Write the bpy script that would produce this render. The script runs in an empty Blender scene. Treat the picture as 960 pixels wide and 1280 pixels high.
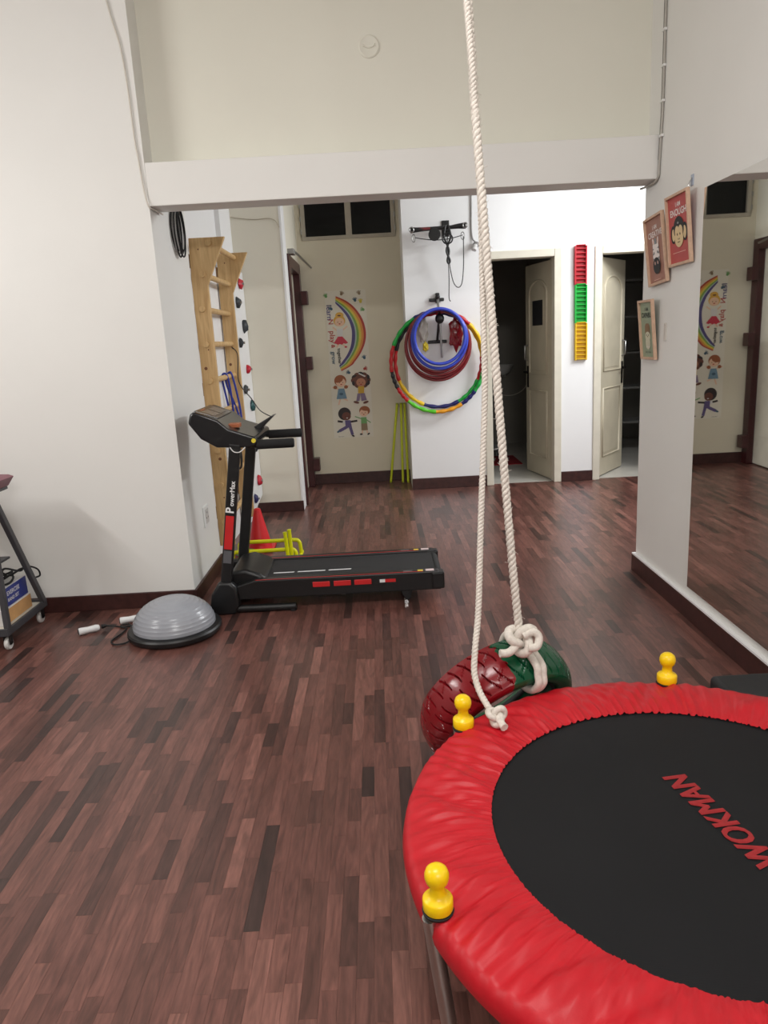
import bpy, bmesh, math, random
from mathutils import Vector, Matrix, Quaternion
from math import sin, cos, pi, radians, sqrt, atan2, hypot
random.seed(7)
scene = bpy.context.scene
COL = scene.collection

# ------------------------------------------------------------------ camera
CAM_H, FPX = 1.45, 911.0
PITCH, ROLL = radians(13.24), radians(3.12)
_F = Vector((0, cos(PITCH), -sin(PITCH))); _R0 = Vector((1, 0, 0)); _U0 = _R0.cross(_F)
_R = _R0*cos(ROLL) - _U0*sin(ROLL); _U = _R0*sin(ROLL) + _U0*cos(ROLL)
cam_data = bpy.data.cameras.new('camera')
cam_data.sensor_fit = 'VERTICAL'; cam_data.sensor_height = 36.0
cam_data.lens = FPX/1280*36.0; cam_data.clip_start = 0.05; cam_data.clip_end = 60
cam = bpy.data.objects.new('camera', cam_data); COL.objects.link(cam)
cam.matrix_world = Matrix(((_R.x, _U.x, -_F.x, 0), (_R.y, _U.y, -_F.y, 0), (_R.z, _U.z, -_F.z, CAM_H), (0, 0, 0, 1)))
scene.camera = cam

# ------------------------------------------------------------------ world, lamps, exposure
world = bpy.data.worlds.new('night'); scene.world = world; world.use_nodes = True
world.node_tree.nodes['Background'].inputs[0].default_value = (0.01, 0.012, 0.016, 1)
world.node_tree.nodes['Background'].inputs[1].default_value = 1.0
vs = scene.view_settings
vs.view_transform = 'Standard'; vs.look = 'None'; vs.exposure = -0.05; vs.gamma = 1.0; vs.use_curve_mapping = False

def area(name, loc, target, sx, sy, watts, color):
    l = bpy.data.lights.new(name, 'AREA'); l.shape = 'RECTANGLE'; l.size = sx; l.size_y = sy
    l.energy = watts; l.color = color
    o = bpy.data.objects.new(name, l); COL.objects.link(o); o.location = loc
    d = Vector(target) - Vector(loc)
    o.rotation_euler = d.to_track_quat('-Z', 'Y').to_euler()
    return o
WARM = (1.0, 0.98, 0.955); COOL = (0.95, 0.98, 1.0)
# tube lamps of the front room (on the left side wall, behind the camera) and of the back room (right side)
area('tube_lamp_side', (-3.15, 2.05, 2.35), (0.4, 2.9, 1.5), 1.2, 0.10, 37, WARM)
area('tube_lamp_rear', (0.6, -2.2, 2.9), (-0.2, 3.2, 1.0), 1.2, 0.12, 58, WARM)
area('ceiling_fill_front', (-0.4, 1.0, 3.42), (-0.4, 1.0, 0), 1.2, 0.6, 50, WARM)  # unseen broad fill added to light the front room evenly
area('tube_lamp_back', (3.25, 5.6, 2.7), (0.6, 5.8, 1.3), 1.2, 0.10, 62, COOL)
area('ceiling_lamp_back', (2.35, 5.7, 3.02), (2.2, 5.9, 0), 0.5, 0.5, 22, COOL)

# ------------------------------------------------------------------ helpers
def lin(c):
    return c/12.92 if c <= 0.04045 else ((c+0.055)/1.055)**2.4
def rgb(r, g, b):
    return (lin(r/255), lin(g/255), lin(b/255), 1.0)
MATS = {}
def mat(name, col, rough=0.5, metal=0.0, var=0.06, scale=14.0, bump=0.0, bscale=80.0, spec=0.5, coat=0.0, alpha=None, trans=0.0):
    if name in MATS: return MATS[name]
    m = bpy.data.materials.new(name); m.use_nodes = True
    nt = m.node_tree; b = nt.nodes['Principled BSDF']
    c = rgb(*col)
    tc = nt.nodes.new('ShaderNodeTexCoord')
    nz = nt.nodes.new('ShaderNodeTexNoise'); nz.inputs['Scale'].default_value = scale; nz.inputs['Detail'].default_value = 4
    nt.links.new(tc.outputs['Object'], nz.inputs['Vector'])
    rp = nt.nodes.new('ShaderNodeValToRGB')
    rp.color_ramp.elements[0].position = 0.3; rp.color_ramp.elements[1].position = 0.7
    rp.color_ramp.elements[0].color = tuple(x*(1-var) for x in c[:3]) + (1,)
    rp.color_ramp.elements[1].color = tuple(min(1, x*(1+var)) for x in c[:3]) + (1,)
    nt.links.new(nz.outputs['Fac'], rp.inputs['Fac'])
    nt.links.new(rp.outputs['Color'], b.inputs['Base Color'])
    b.inputs['Roughness'].default_value = rough; b.inputs['Metallic'].default_value = metal
    b.inputs['Specular IOR Level'].default_value = spec
    if coat: b.inputs['Coat Weight'].default_value = coat; b.inputs['Coat Roughness'].default_value = 0.15
    if trans: b.inputs['Transmission Weight'].default_value = trans
    if alpha is not None: b.inputs['Alpha'].default_value = alpha
    if bump:
        n2 = nt.nodes.new('ShaderNodeTexNoise'); n2.inputs['Scale'].default_value = bscale; n2.inputs['Detail'].default_value = 3
        nt.links.new(tc.outputs['Object'], n2.inputs['Vector'])
        bp = nt.nodes.new('ShaderNodeBump'); bp.inputs['Strength'].default_value = bump; bp.inputs['Distance'].default_value = 0.004
        nt.links.new(n2.outputs['Fac'], bp.inputs['Height']); nt.links.new(bp.outputs['Normal'], b.inputs['Normal'])
    MATS[name] = m
    return m

WM = {}                                    # world matrices by object
def tag(o, label=None, cat=None, group=None, kind=None):
    if label: o['label'] = label
    if cat: o['category'] = cat
    if group: o['group'] = group
    if kind: o['kind'] = kind
    return o
def thing(name, label, cat, M, group=None, kind=None):
    if not isinstance(M, Matrix): M = Matrix.Translation(Vector(M))
    o = bpy.data.objects.new(name, None); COL.objects.link(o); o.empty_display_size = 0.1
    o.matrix_world = M; WM[o] = M
    return tag(o, label, cat, group, kind)

class MB:
    """collects shapes in world (or local) coordinates, then links them as ONE mesh object"""
    def __init__(s): s.v = []; s.f = []; s.mi = []
    def add(s, vs, fs, mi=0, M=None):
        n = len(s.v)
        for p in vs:
            p = Vector(p)
            s.v.append(M @ p if M else p)
        for f in fs: s.f.append([i+n for i in f]); s.mi.append(mi)
        return s
    def box(s, a, b, mi=0, M=None):
        x0, y0, z0 = a; x1, y1, z1 = b
        return s.add([(x0,y0,z0),(x1,y0,z0),(x1,y1,z0),(x0,y1,z0),(x0,y0,z1),(x1,y0,z1),(x1,y1,z1),(x0,y1,z1)],
              [(0,3,2,1),(4,5,6,7),(0,1,5,4),(1,2,6,5),(2,3,7,6),(3,0,4,7)], mi, M)
    def beam(s, p, q, w, h, up=(0,0,1), mi=0):
        p, q = Vector(p), Vector(q); d = (q-p).normalized(); u = Vector(up)
        r = d.cross(u).normalized(); u = r.cross(d)
        vs = [c + r*(a*w/2) + u*(b*h/2) for c in (p, q) for a, b in ((-1,-1),(1,-1),(1,1),(-1,1))]
        return s.add(vs, [(3,2,1,0),(4,5,6,7),(0,1,5,4),(1,2,6,5),(2,3,7,6),(3,0,4,7)], mi)
    def tube(s, pts, r, n=10, closed=False, mi=0, caps=True):
        pts = [Vector(p) for p in pts]; N = len(pts)
        rs = r if isinstance(r, (list, tuple)) else [r]*N
        tg = []
        for i in range(N):
            a = pts[i-1] if (i or closed) else pts[0]; b = pts[(i+1) % N] if (i < N-1 or closed) else pts[-1]
            t = (b-a); tg.append(t.normalized() if t.length > 1e-9 else Vector((0,0,1)))
        up = Vector((0,0,1)) if abs(tg[0].z) < 0.9 else Vector((1,0,0))
        nrm = tg[0].cross(up).normalized(); vs = []
        for i in range(N):
            if i:
                q = tg[i-1].rotation_difference(tg[i]); nrm = q @ nrm
                nrm = (nrm - tg[i]*nrm.dot(tg[i])).normalized()
            bn = tg[i].cross(nrm)
            for k in range(n):
                a = 2*pi*k/n; vs.append(pts[i] + (nrm*cos(a) + bn*sin(a))*rs[i])
        fs = []
        for i in range(N if closed else N-1):
            for k in range(n):
                j = (i+1) % N; fs.append((i*n+k, i*n+(k+1) % n, j*n+(k+1) % n, j*n+k))
        if not closed and caps: fs += [tuple(range(n-1, -1, -1)), tuple(range((N-1)*n, N*n))]
        return s.add(vs, fs, mi)
    def cyl(s, p, q, r, r2=None, n=16, mi=0):
        return s.tube([p, q], [r, r if r2 is None else r2], n, mi=mi)
    def lathe(s, prof, n=32, M=None, mi=0, closed=False):
        vs = []; L = len(prof)
        for k in range(n):
            a = 2*pi*k/n
            for r, z in prof: vs.append((r*cos(a), r*sin(a), z))
        fs = []
        for k in range(n):
            k2 = (k+1) % n
            for i in range(L if closed else L-1):
                j = (i+1) % L; fs.append((k*L+i, k2*L+i, k2*L+j, k*L+j))
        if not closed:
            if prof[0][0] > 1e-6: fs.append(tuple(k*L for k in range(n-1, -1, -1)))
            if prof[-1][0] > 1e-6: fs.append(tuple(k*L+L-1 for k in range(n)))
        return s.add(vs, fs, mi, M)
    def sphere(s, c, r, n=16, mi=0, sc=(1,1,1)):
        m = n//2; pr = [(r*sin(pi*i/m), -r*cos(pi*i/m)) for i in range(m+1)]
        return s.lathe(pr, n, Matrix.Translation(Vector(c)) @ Matrix.Diagonal((*sc, 1)), mi)
    def prism(s, poly, d, o=(0,0,0), ex=(1,0,0), ey=(0,0,1), mi=0):
        """2-D outline in the plane (ex, ey) through o, extruded by d along ex x ey"""
        o, ex, ey = Vector(o), Vector(ex), Vector(ey); nz = ex.cross(ey)
        n = len(poly)
        vs = [o+ex*x+ey*y for x, y in poly] + [o+ex*x+ey*y+nz*d for x, y in poly]
        fs = [tuple(range(n-1, -1, -1)), tuple(range(n, 2*n))] + [(i, (i+1) % n, n+(i+1) % n, n+i) for i in range(n)]
        return s.add(vs, fs, mi)
    def build(s, name, mats, parent=None, smooth=None, bevel=0.0, world=True, seg=2, origin=None):
        me = bpy.data.meshes.new(name)
        me.from_pydata([tuple(p) for p in s.v], [], s.f)
        ms = mats if isinstance(mats, (list, tuple)) else [mats]
        for m in ms: me.materials.append(m)
        if len(ms) > 1: me.polygons.foreach_set('material_index', s.mi)
        bm = bmesh.new(); bm.from_mesh(me); bmesh.ops.remove_doubles(bm, verts=bm.verts, dist=1e-6)
        bmesh.ops.recalc_face_normals(bm, faces=bm.faces); bm.to_mesh(me); bm.free()
        o = bpy.data.objects.new(name, me); COL.objects.link(o)
        if parent is not None:
            o.parent = parent; WM[o] = WM[parent]
            if world: me.transform(WM[parent].inverted())
        else:
            M = Matrix.Identity(4)
            if origin is not None:
                M = Matrix.Translation(Vector(origin)); me.transform(M.inverted()); o.matrix_world = M
            WM[o] = M
        if smooth is not None:
            me.polygons.foreach_set('use_smooth', [True]*len(me.polygons)); me.set_sharp_from_angle(angle=radians(smooth))
        if bevel:
            b = o.modifiers.new('bevel', 'BEVEL'); b.width = bevel; b.segments = seg; b.limit_method = 'ANGLE'; b.angle_limit = radians(40)
        me.update()
        return o
def struct(name, mb, m, parent=None, **k):
    o = mb.build(name, m, parent, **k)
    if parent is None: o['kind'] = 'structure'
    return o
def spline(pts, n=8, closed=False):
    pts = [Vector(p) for p in pts]; N = len(pts); out = []
    for i in range(N if closed else N-1):
        g = (lambda j: pts[j % N]) if closed else (lambda j: pts[max(0, min(N-1, j))])
        a, b, c, d = g(i-1), g(i), g(i+1), g(i+2)
        for k in range(n):
            t = k/n
            out.append(0.5*((2*b)+(c-a)*t+(2*a-5*b+4*c-d)*t*t+(3*b-a-3*c+d)*t*t*t))
    if not closed: out.append(pts[-1])
    return out
def resample(pts, step):
    out = [pts[0].copy()]; acc = 0
    for a, b in zip(pts, pts[1:]):
        L = (b-a).length; t = step-acc
        while t <= L:
            out.append(a+(b-a)*(t/L)); t += step
        acc = (acc+L) % step
    return out
_txt = {}
def text_geo(s, size=1.0, bold=0.0, shear=0.0, align='LEFT'):
    """outline of a word as (vertices, faces) in the xy plane"""
    cu = bpy.data.curves.new('lettering', 'FONT'); cu.body = s; cu.size = size; cu.offset = bold; cu.shear = shear
    cu.align_x = align; cu.resolution_u = 3; cu.fill_mode = 'FRONT'
    o = bpy.data.objects.new('lettering', cu); COL.objects.link(o)
    dg = bpy.context.evaluated_depsgraph_get(); ev = o.evaluated_get(dg); me = ev.to_mesh()
    v = [p.co.copy() for p in me.vertices]; f = [tuple(p.vertices) for p in me.polygons]
    ev.to_mesh_clear(); bpy.data.objects.remove(o); bpy.data.curves.remove(cu)
    return v, f
class Flat:
    """flat print: coloured outlines on a plane, layered by a fraction of a millimetre"""
    def __init__(s, M, step=0.00025, z0=0.0006): s.M = M; s.step = step; s.z = z0; s.mb = MB(); s.mats = []
    def mi(s, m):
        if m not in s.mats: s.mats.append(m)
        return s.mats.index(m)
    def poly(s, pts, m):
        s.z += s.step; s.mb.add([(x, y, s.z) for x, y in pts], [tuple(range(len(pts)))], s.mi(m), s.M); return s
    def ell(s, cx, cy, rx, ry, m, n=20, rot=0, a0=0, a1=2*pi):
        return s.poly([(cx+rx*cos(a)*cos(rot)-ry*sin(a)*sin(rot), cy+rx*cos(a)*sin(rot)+ry*sin(a)*cos(rot)) for a in [a0+(a1-a0)*k/n for k in range(n if a1-a0 > 6.2 else n+1)]], m)
    def line(s, p, q, w, m, w2=None):
        dx, dy = q[0]-p[0], q[1]-p[1]; L = hypot(dx, dy) or 1; nx, ny = -dy/L, dx/L; w2 = w if w2 is None else w2
        return s.poly([(p[0]+nx*w/2, p[1]+ny*w/2), (p[0]-nx*w/2, p[1]-ny*w/2), (q[0]-nx*w2/2, q[1]-ny*w2/2), (q[0]+nx*w2/2, q[1]+ny*w2/2)], m)
    def text(s, t, x, y, size, m, bold=0.0, shear=0.0, rot=0.0, align='LEFT', width=None):
        v, f = text_geo(t, size, bold, shear, align); s.z += s.step
        k = 1.0
        if width:
            w = max(p.x for p in v)-min(p.x for p in v); k = width/w
        s.mb.add([(x+p.x*k*cos(rot)-p.y*sin(rot), y+p.x*k*sin(rot)+p.y*cos(rot), s.z) for p in v], f, s.mi(m), s.M); return s
    def build(s, name, parent):
        me = s.mb.build(name, s.mats, parent, smooth=None); s.mb = MB(); s.mats = []
        return me
def plane_M(o, ex, ey):
    ex, ey = Vector(ex).normalized(), Vector(ey).normalized(); ez = ex.cross(ey)
    return Matrix(((ex.x, ey.x, ez.x, o[0]), (ex.y, ey.y, ez.y, o[1]), (ex.z, ey.z, ez.z, o[2]), (0,0,0,1)))

# ------------------------------------------------------------------ materials of the setting
cream = mat('cream_wall_paint', (218, 210, 188), 0.55, var=0.015, scale=3, bump=0.05, bscale=60)
front_paint = mat('off_white_wall_paint', (230, 229, 225), 0.5, var=0.012, scale=2.5, bump=0.05, bscale=60)
upper_paint = mat('pale_yellow_wall_paint', (228, 226, 213), 0.55, var=0.012, scale=2.5, bump=0.04, bscale=60)
white_paint = mat('white_wall_paint', (238, 238, 238), 0.5, var=0.012, scale=3, bump=0.05, bscale=60)
ceil_paint = mat('ceiling_paint', (235, 233, 228), 0.7, var=0.01)
sofit_paint = white_paint
tile_floor = mat('pale_stone_tile', (190, 186, 178), 0.3, var=0.08, scale=5)
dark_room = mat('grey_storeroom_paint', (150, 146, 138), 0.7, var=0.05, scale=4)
frame_paint = mat('worn_cream_gloss_paint', (214, 208, 192), 0.4, var=0.05, scale=9, bump=0.1, bscale=30)
maroon = mat('maroon_gloss_paint', (62, 24, 26), 0.35, var=0.15, scale=12)
metal = mat('brushed_steel', (170, 170, 168), 0.3, 1.0)
chrome = mat('chrome', (200, 200, 200), 0.12, 1.0)
black_plastic = mat('black_plastic', (22, 22, 23), 0.42, var=0.1)
black_rubber = mat('black_rubber', (20, 20, 21), 0.7, var=0.15, bump=0.15, bscale=200)
white_plastic = mat('white_plastic', (228, 228, 226), 0.35, var=0.02)

def plank_material(name, source):
    m = bpy.data.materials.new(name); m.use_nodes = True; nt = m.node_tree; L = nt.links.new
    b = nt.nodes['Principled BSDF']
    if source == 'object':
        t = nt.nodes.new('ShaderNodeObjectInfo'); tone = t.outputs['Random']
    else:
        t = nt.nodes.new('ShaderNodeAttribute'); t.attribute_name = 'tone'; tone = t.outputs['Fac']
    geo = nt.nodes.new('ShaderNodeNewGeometry')
    mp = nt.nodes.new('ShaderNodeVectorMath'); mp.operation = 'MULTIPLY'; mp.inputs[1].default_value = (1.0, 0.13, 1.0)
    L(geo.outputs['Position'], mp.inputs[0])
    off = nt.nodes.new('ShaderNodeVectorMath'); off.operation = 'SCALE'; off.inputs[0].default_value = (13.7, 5.1, 9.3); L(tone, off.inputs['Scale'])
    ad = nt.nodes.new('ShaderNodeVectorMath'); ad.operation = 'ADD'; L(mp.outputs[0], ad.inputs[0]); L(off.outputs[0], ad.inputs[1])
    n1 = nt.nodes.new('ShaderNodeTexNoise'); n1.inputs['Scale'].default_value = 26; n1.inputs['Detail'].default_value = 5; n1.inputs['Distortion'].default_value = 2.4
    L(ad.outputs[0], n1.inputs['Vector'])
    n2 = nt.nodes.new('ShaderNodeTexNoise'); n2.inputs['Scale'].default_value = 190; n2.inputs['Detail'].default_value = 3
    L(ad.outputs[0], n2.inputs['Vector'])
    r = nt.nodes.new('ShaderNodeValToRGB'); e = r.color_ramp.elements
    e[0].position = 0.0; e[0].color = rgb(*PL[0]); e[1].position = 1.0; e[1].color = rgb(*PL[5])
    for p, c in ((0.09, PL[1]), (0.25, PL[2]), (0.6, PL[3]), (0.85, PL[4])):
        x = e.new(p); x.color = rgb(*c)
    L(tone, r.inputs['Fac'])
    g = nt.nodes.new('ShaderNodeMapRange'); g.inputs['From Min'].default_value = 0.3; g.inputs['From Max'].default_value = 0.7
    g.inputs['To Min'].default_value = 0.66; g.inputs['To Max'].default_value = 1.30; L(n1.outputs['Fac'], g.inputs['Value'])
    g2 = nt.nodes.new('ShaderNodeMapRange'); g2.inputs['From Min'].default_value = 0.3; g2.inputs['From Max'].default_value = 0.7
    g2.inputs['To Min'].default_value = 0.88; g2.inputs['To Max'].default_value = 1.12; L(n2.outputs['Fac'], g2.inputs['Value'])
    mu = nt.nodes.new('ShaderNodeMath'); mu.operation = 'MULTIPLY'; L(g.outputs[0], mu.inputs[0]); L(g2.outputs[0], mu.inputs[1])
    sc = nt.nodes.new('ShaderNodeVectorMath'); sc.operation = 'SCALE'; L(r.outputs['Color'], sc.inputs[0]); L(mu.outputs[0], sc.inputs['Scale'])
    L(sc.outputs[0], b.inputs['Base Color'])
    b.inputs['Roughness'].default_value = 0.31; b.inputs['Specular IOR Level'].default_value = 0.5
    bp = nt.nodes.new('ShaderNodeBump'); bp.inputs['Strength'].default_value = 0.12; bp.inputs['Distance'].default_value = 0.001
    L(n2.outputs['Fac'], bp.inputs['Height']); L(bp.outputs['Normal'], b.inputs['Normal'])
    return m
PL = [(56, 40, 37), (76, 50, 45), (93, 61, 54), (103, 67, 60), (112, 74, 66), (127, 86, 77)]
bb_mat = mat('dark_wood_skirting', (60, 31, 28), 0.42, var=0.3, scale=26)

# ------------------------------------------------------------------ floor: strips of dark wood, 42 mm wide
XL, XR, YF, YB = -3.4, 3.4, -2.5, 7.6
fl = struct('floor', MB().box((XL-.1, YF-.1, -0.08), (XR+.1, YB, -0.006)), mat('floor_underlay', (40, 28, 26), 0.8))
def to_px(x, y, z):
    d = Vector((x, y, z-CAM_H)); w = d.dot(_F)
    if w < 0.2: return None
    return 480+FPX*d.dot(_R)/w, 640-FPX*d.dot(_U)/w
def build_planks():
    W = 0.042; lens = (0.17, 0.24, 0.3, 0.36, 0.42); planks = []
    rng = random.Random(11)
    nx = int((XR-XL)/W)+1
    for i in range(nx):
        x = XL+(i+.5)*W; y = YF-rng.random()*0.4
        while y < YB-.02:
            l = rng.choice(lens)
            ye = YB if x < .36 else 7.12
            if y >= ye-.02: break
            if y+l > ye: l = ye-y
            planks.append((x, y, l)); y += l
    score = []
    for k, (x, y, l) in enumerate(planks):
        c = to_px(x, y+l/2, 0)
        if c is None or l not in lens or not (8 < c[0] < 952 and 8 < c[1] < 1272): continue
        t = (CAM_H-0.37)/CAM_H; hx, hy = x*t, (y+l/2)*t
        if hypot(hx-.681, hy-1.42) < 0.70: continue                       # under the trampoline
        if x > 1.48 and y < 4.2: continue
        if x < -1.1 and y > 3.8: continue
        a, b = to_px(x-W/2, y, 0), to_px(x+W/2, y, 0); e = to_px(x, y+l, 0); f = to_px(x, y, 0)
        score.append((hypot(a[0]-b[0], a[1]-b[1])*hypot(e[0]-f[0], e[1]-f[1]), k))
    score.sort(reverse=True); near = {k for _, k in score[:300]}
    g = 0.0002
    def pbox(mb, x, y, l, z):
        mb.box((x-W/2+g, y+g, -0.004), (x+W/2-g, y+l-g, z))
    mo, ms = plank_material('floor_strip_wood', 'object'), plank_material('floor_strip_wood_far', 'attr')
    meshes = {}
    far = MB(); tones = []
    for k, (x, y, l) in enumerate(planks):
        if k in near:
            if l not in meshes:
                q = MB(); pbox(q, 0, 0, l, 0.0); o = q.build('plank', mo, fl); meshes[l] = o.data; o.location = (x, y, 0)
            else:
                o = bpy.data.objects.new('plank', meshes[l]); COL.objects.link(o); o.parent = fl; o.location = (x, y, 0)
        else:
            pbox(far, x, y, l, 0.0); tones.append(rng.random())
    me = bpy.data.meshes.new('strip_flooring'); me.from_pydata([tuple(v) for v in far.v], [], far.f); me.materials.append(ms)
    at = me.attributes.new('tone', 'FLOAT', 'FACE'); at.data.foreach_set('value', [t for t in tones for _ in range(6)])
    o = bpy.data.objects.new('strip_flooring', me); COL.objects.link(o); o.parent = fl; o['kind'] = 'stuff'
build_planks()

# ------------------------------------------------------------------ walls
CZ, CZB = 3.5, 3.1
struct('ceiling', MB().box((XL-.1, YF-.1, CZ), (1.8, 4.30, CZ+.1)).box((-1.6, 4.30, CZB), (XR+.1, 10.2, CZB+.1)), ceil_paint)
struct('wall_left', MB().box((XL-.1, 4.06, -.004), (-1.13, 4.80, CZ)), front_paint)
struct('wall_left_side', MB().box((XL-.1, YF, -.004), (XL, 4.06, CZ)), front_paint)
struct('wall_rear', MB().box((XL-.1, YF-.1, -.004), (1.8, YF, CZ)), front_paint)
struct('wall_right', MB().box((1.52, YF, -.004), (1.75, 4.25, CZ)), front_paint)
struct('trim_1', MB().box((-1.13, 4.06, 2.19), (1.52, 4.25, 2.40)), front_paint, bevel=.004)       # the beam over the opening
struct('wall_upper', MB().box((-1.13, 4.22, 2.40), (1.52, 4.30, CZ)), upper_paint)
struct('wall_ladder_side', MB().box((-1.55, 4.80, -.004), (-1.172, 5.95, CZB)).box((-1.55, 5.95, -.004), (-1.135, 6.40, CZB)), white_paint)
col_mb = MB().box((-1.6, 6.40, -.004), (-.717, 6.62, CZB)).box((-1.6, 6.62, 2.22), (-.717, 7.60, CZB)).box((-1.6, 6.62, -.004), (-.80, 7.60, 2.22))
struct('wall_column', col_mb, mat('column_cream_lightened', (231, 226, 210), 0.55, var=0.015, scale=3, bump=0.05, bscale=60))  # lighter copy of the cream paint, standing in for light the column lacks
struct('wall_back', MB().box((-1.6, 7.60, -.004), (.30, 7.75, 2.44)).box((-1.6, 7.60, 2.44), (-.66, 7.75, CZB)).box((.26, 7.60, 2.44), (.30, 7.75, CZB)).box((-.66, 7.60, 2.94), (.26, 7.75, CZB)), cream)
DZ = 2.19
wb = MB().box((.30, 7.06, -.004), (1.03, 7.20, CZB)).box((.30, 7.2, -.004), (.42, 7.75, CZB)).box((1.03, 7.06, DZ), (1.763, 7.20, CZB)).box((1.763, 7.06, -.004), (2.07, 7.20, CZB))
wb.box((2.07, 7.06, DZ), (2.93, 7.20, CZB)).box((2.93, 7.06, -.004), (XR+.1, 7.20, CZB))
struct('wall_back_doors', wb, white_paint)
struct('wall_back_right', MB().box((XR, 4.10, -.004), (XR+.1, 7.06, CZB)).box((1.75, 4.10, -.004), (XR, 4.25, CZB)), white_paint)
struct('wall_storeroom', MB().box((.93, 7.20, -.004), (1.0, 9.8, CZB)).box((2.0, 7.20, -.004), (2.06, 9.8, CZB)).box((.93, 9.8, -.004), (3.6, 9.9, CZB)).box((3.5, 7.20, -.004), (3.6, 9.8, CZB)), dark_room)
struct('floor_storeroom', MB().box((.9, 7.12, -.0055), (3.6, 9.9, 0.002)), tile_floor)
# white paint on the reveal between column and far wall is cream too; a narrow plaster edge strip on the column corner
struct('trim_2', MB().box((-.735, 6.396, .0), (-.713, 6.60, 2.6)), white_paint, bevel=.004)

def skirting(name, a, b, h=.10):
    struct(name, MB().box(a, b), bb_mat, bevel=.003)
skirting('baseboard_left', (XL, 4.045, 0), (-1.13, 4.06, .093))
skirting('baseboard_left_pier', (-1.13, 4.045, 0), (-1.115, 4.80, .093))
skirting('baseboard_right', (1.497, YF, 0), (1.52, 4.262, .103))
struct('trim_3', MB().box((1.498, YF, .1032), (1.52, 4.258, .112)), white_paint)
skirting('baseboard_column', (-1.125, 6.385, 0), (-.713, 6.396, .092))
skirting('baseboard_back', (-.717, 7.585, 0), (.30, 7.60, .112))
skirting('baseboard_pier', (.297, 7.045, 0), (1.03, 7.06, .109))
skirting('baseboard_doors', (1.763, 7.045, 0), (2.07, 7.06, .10))
skirting('baseboard_rear', (XL, YF, 0), (1.497, YF+.015, .1))

# ------------------------------------------------------------------ window over the far wall
wn = thing('window_1', None, None, (-.2, 7.60, 2.44), kind='structure')
wf = mat('grey_aluminium_frame', (176, 168, 152), 0.5, var=.06)
m = MB()
for a, b in (((-.66, 7.59, 2.44), (.26, 7.66, 2.475)), ((-.66, 7.59, 2.905), (.26, 7.66, 2.94)), ((-.66, 7.59, 2.475), (-.62, 7.66, 2.905)), ((.22, 7.59, 2.475), (.26, 7.66, 2.905)), ((-.225, 7.592, 2.475), (-.165, 7.66, 2.905))):
    m.box(a, b)
m.build('window_frame', wf, wn, bevel=.004)
glass = mat('dark_window_glass', (3, 3, 4), 0.12, var=.1, spec=.25)
for x0, x1 in ((-.62, -.225), (-.165, .22)):
    MB().box((x0, 7.625, 2.475), (x1, 7.635, 2.905)).build('pane', glass, wn)
for z in (2.50, 2.62, 2.74):
    MB().box((-.668, 7.583, z), (-.655, 7.59, z+.045)).build('hinge', metal, wn)
    MB().box((.25, 7.583, z), (.263, 7.59, z+.045)).build('hinge', metal, wn)

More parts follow.
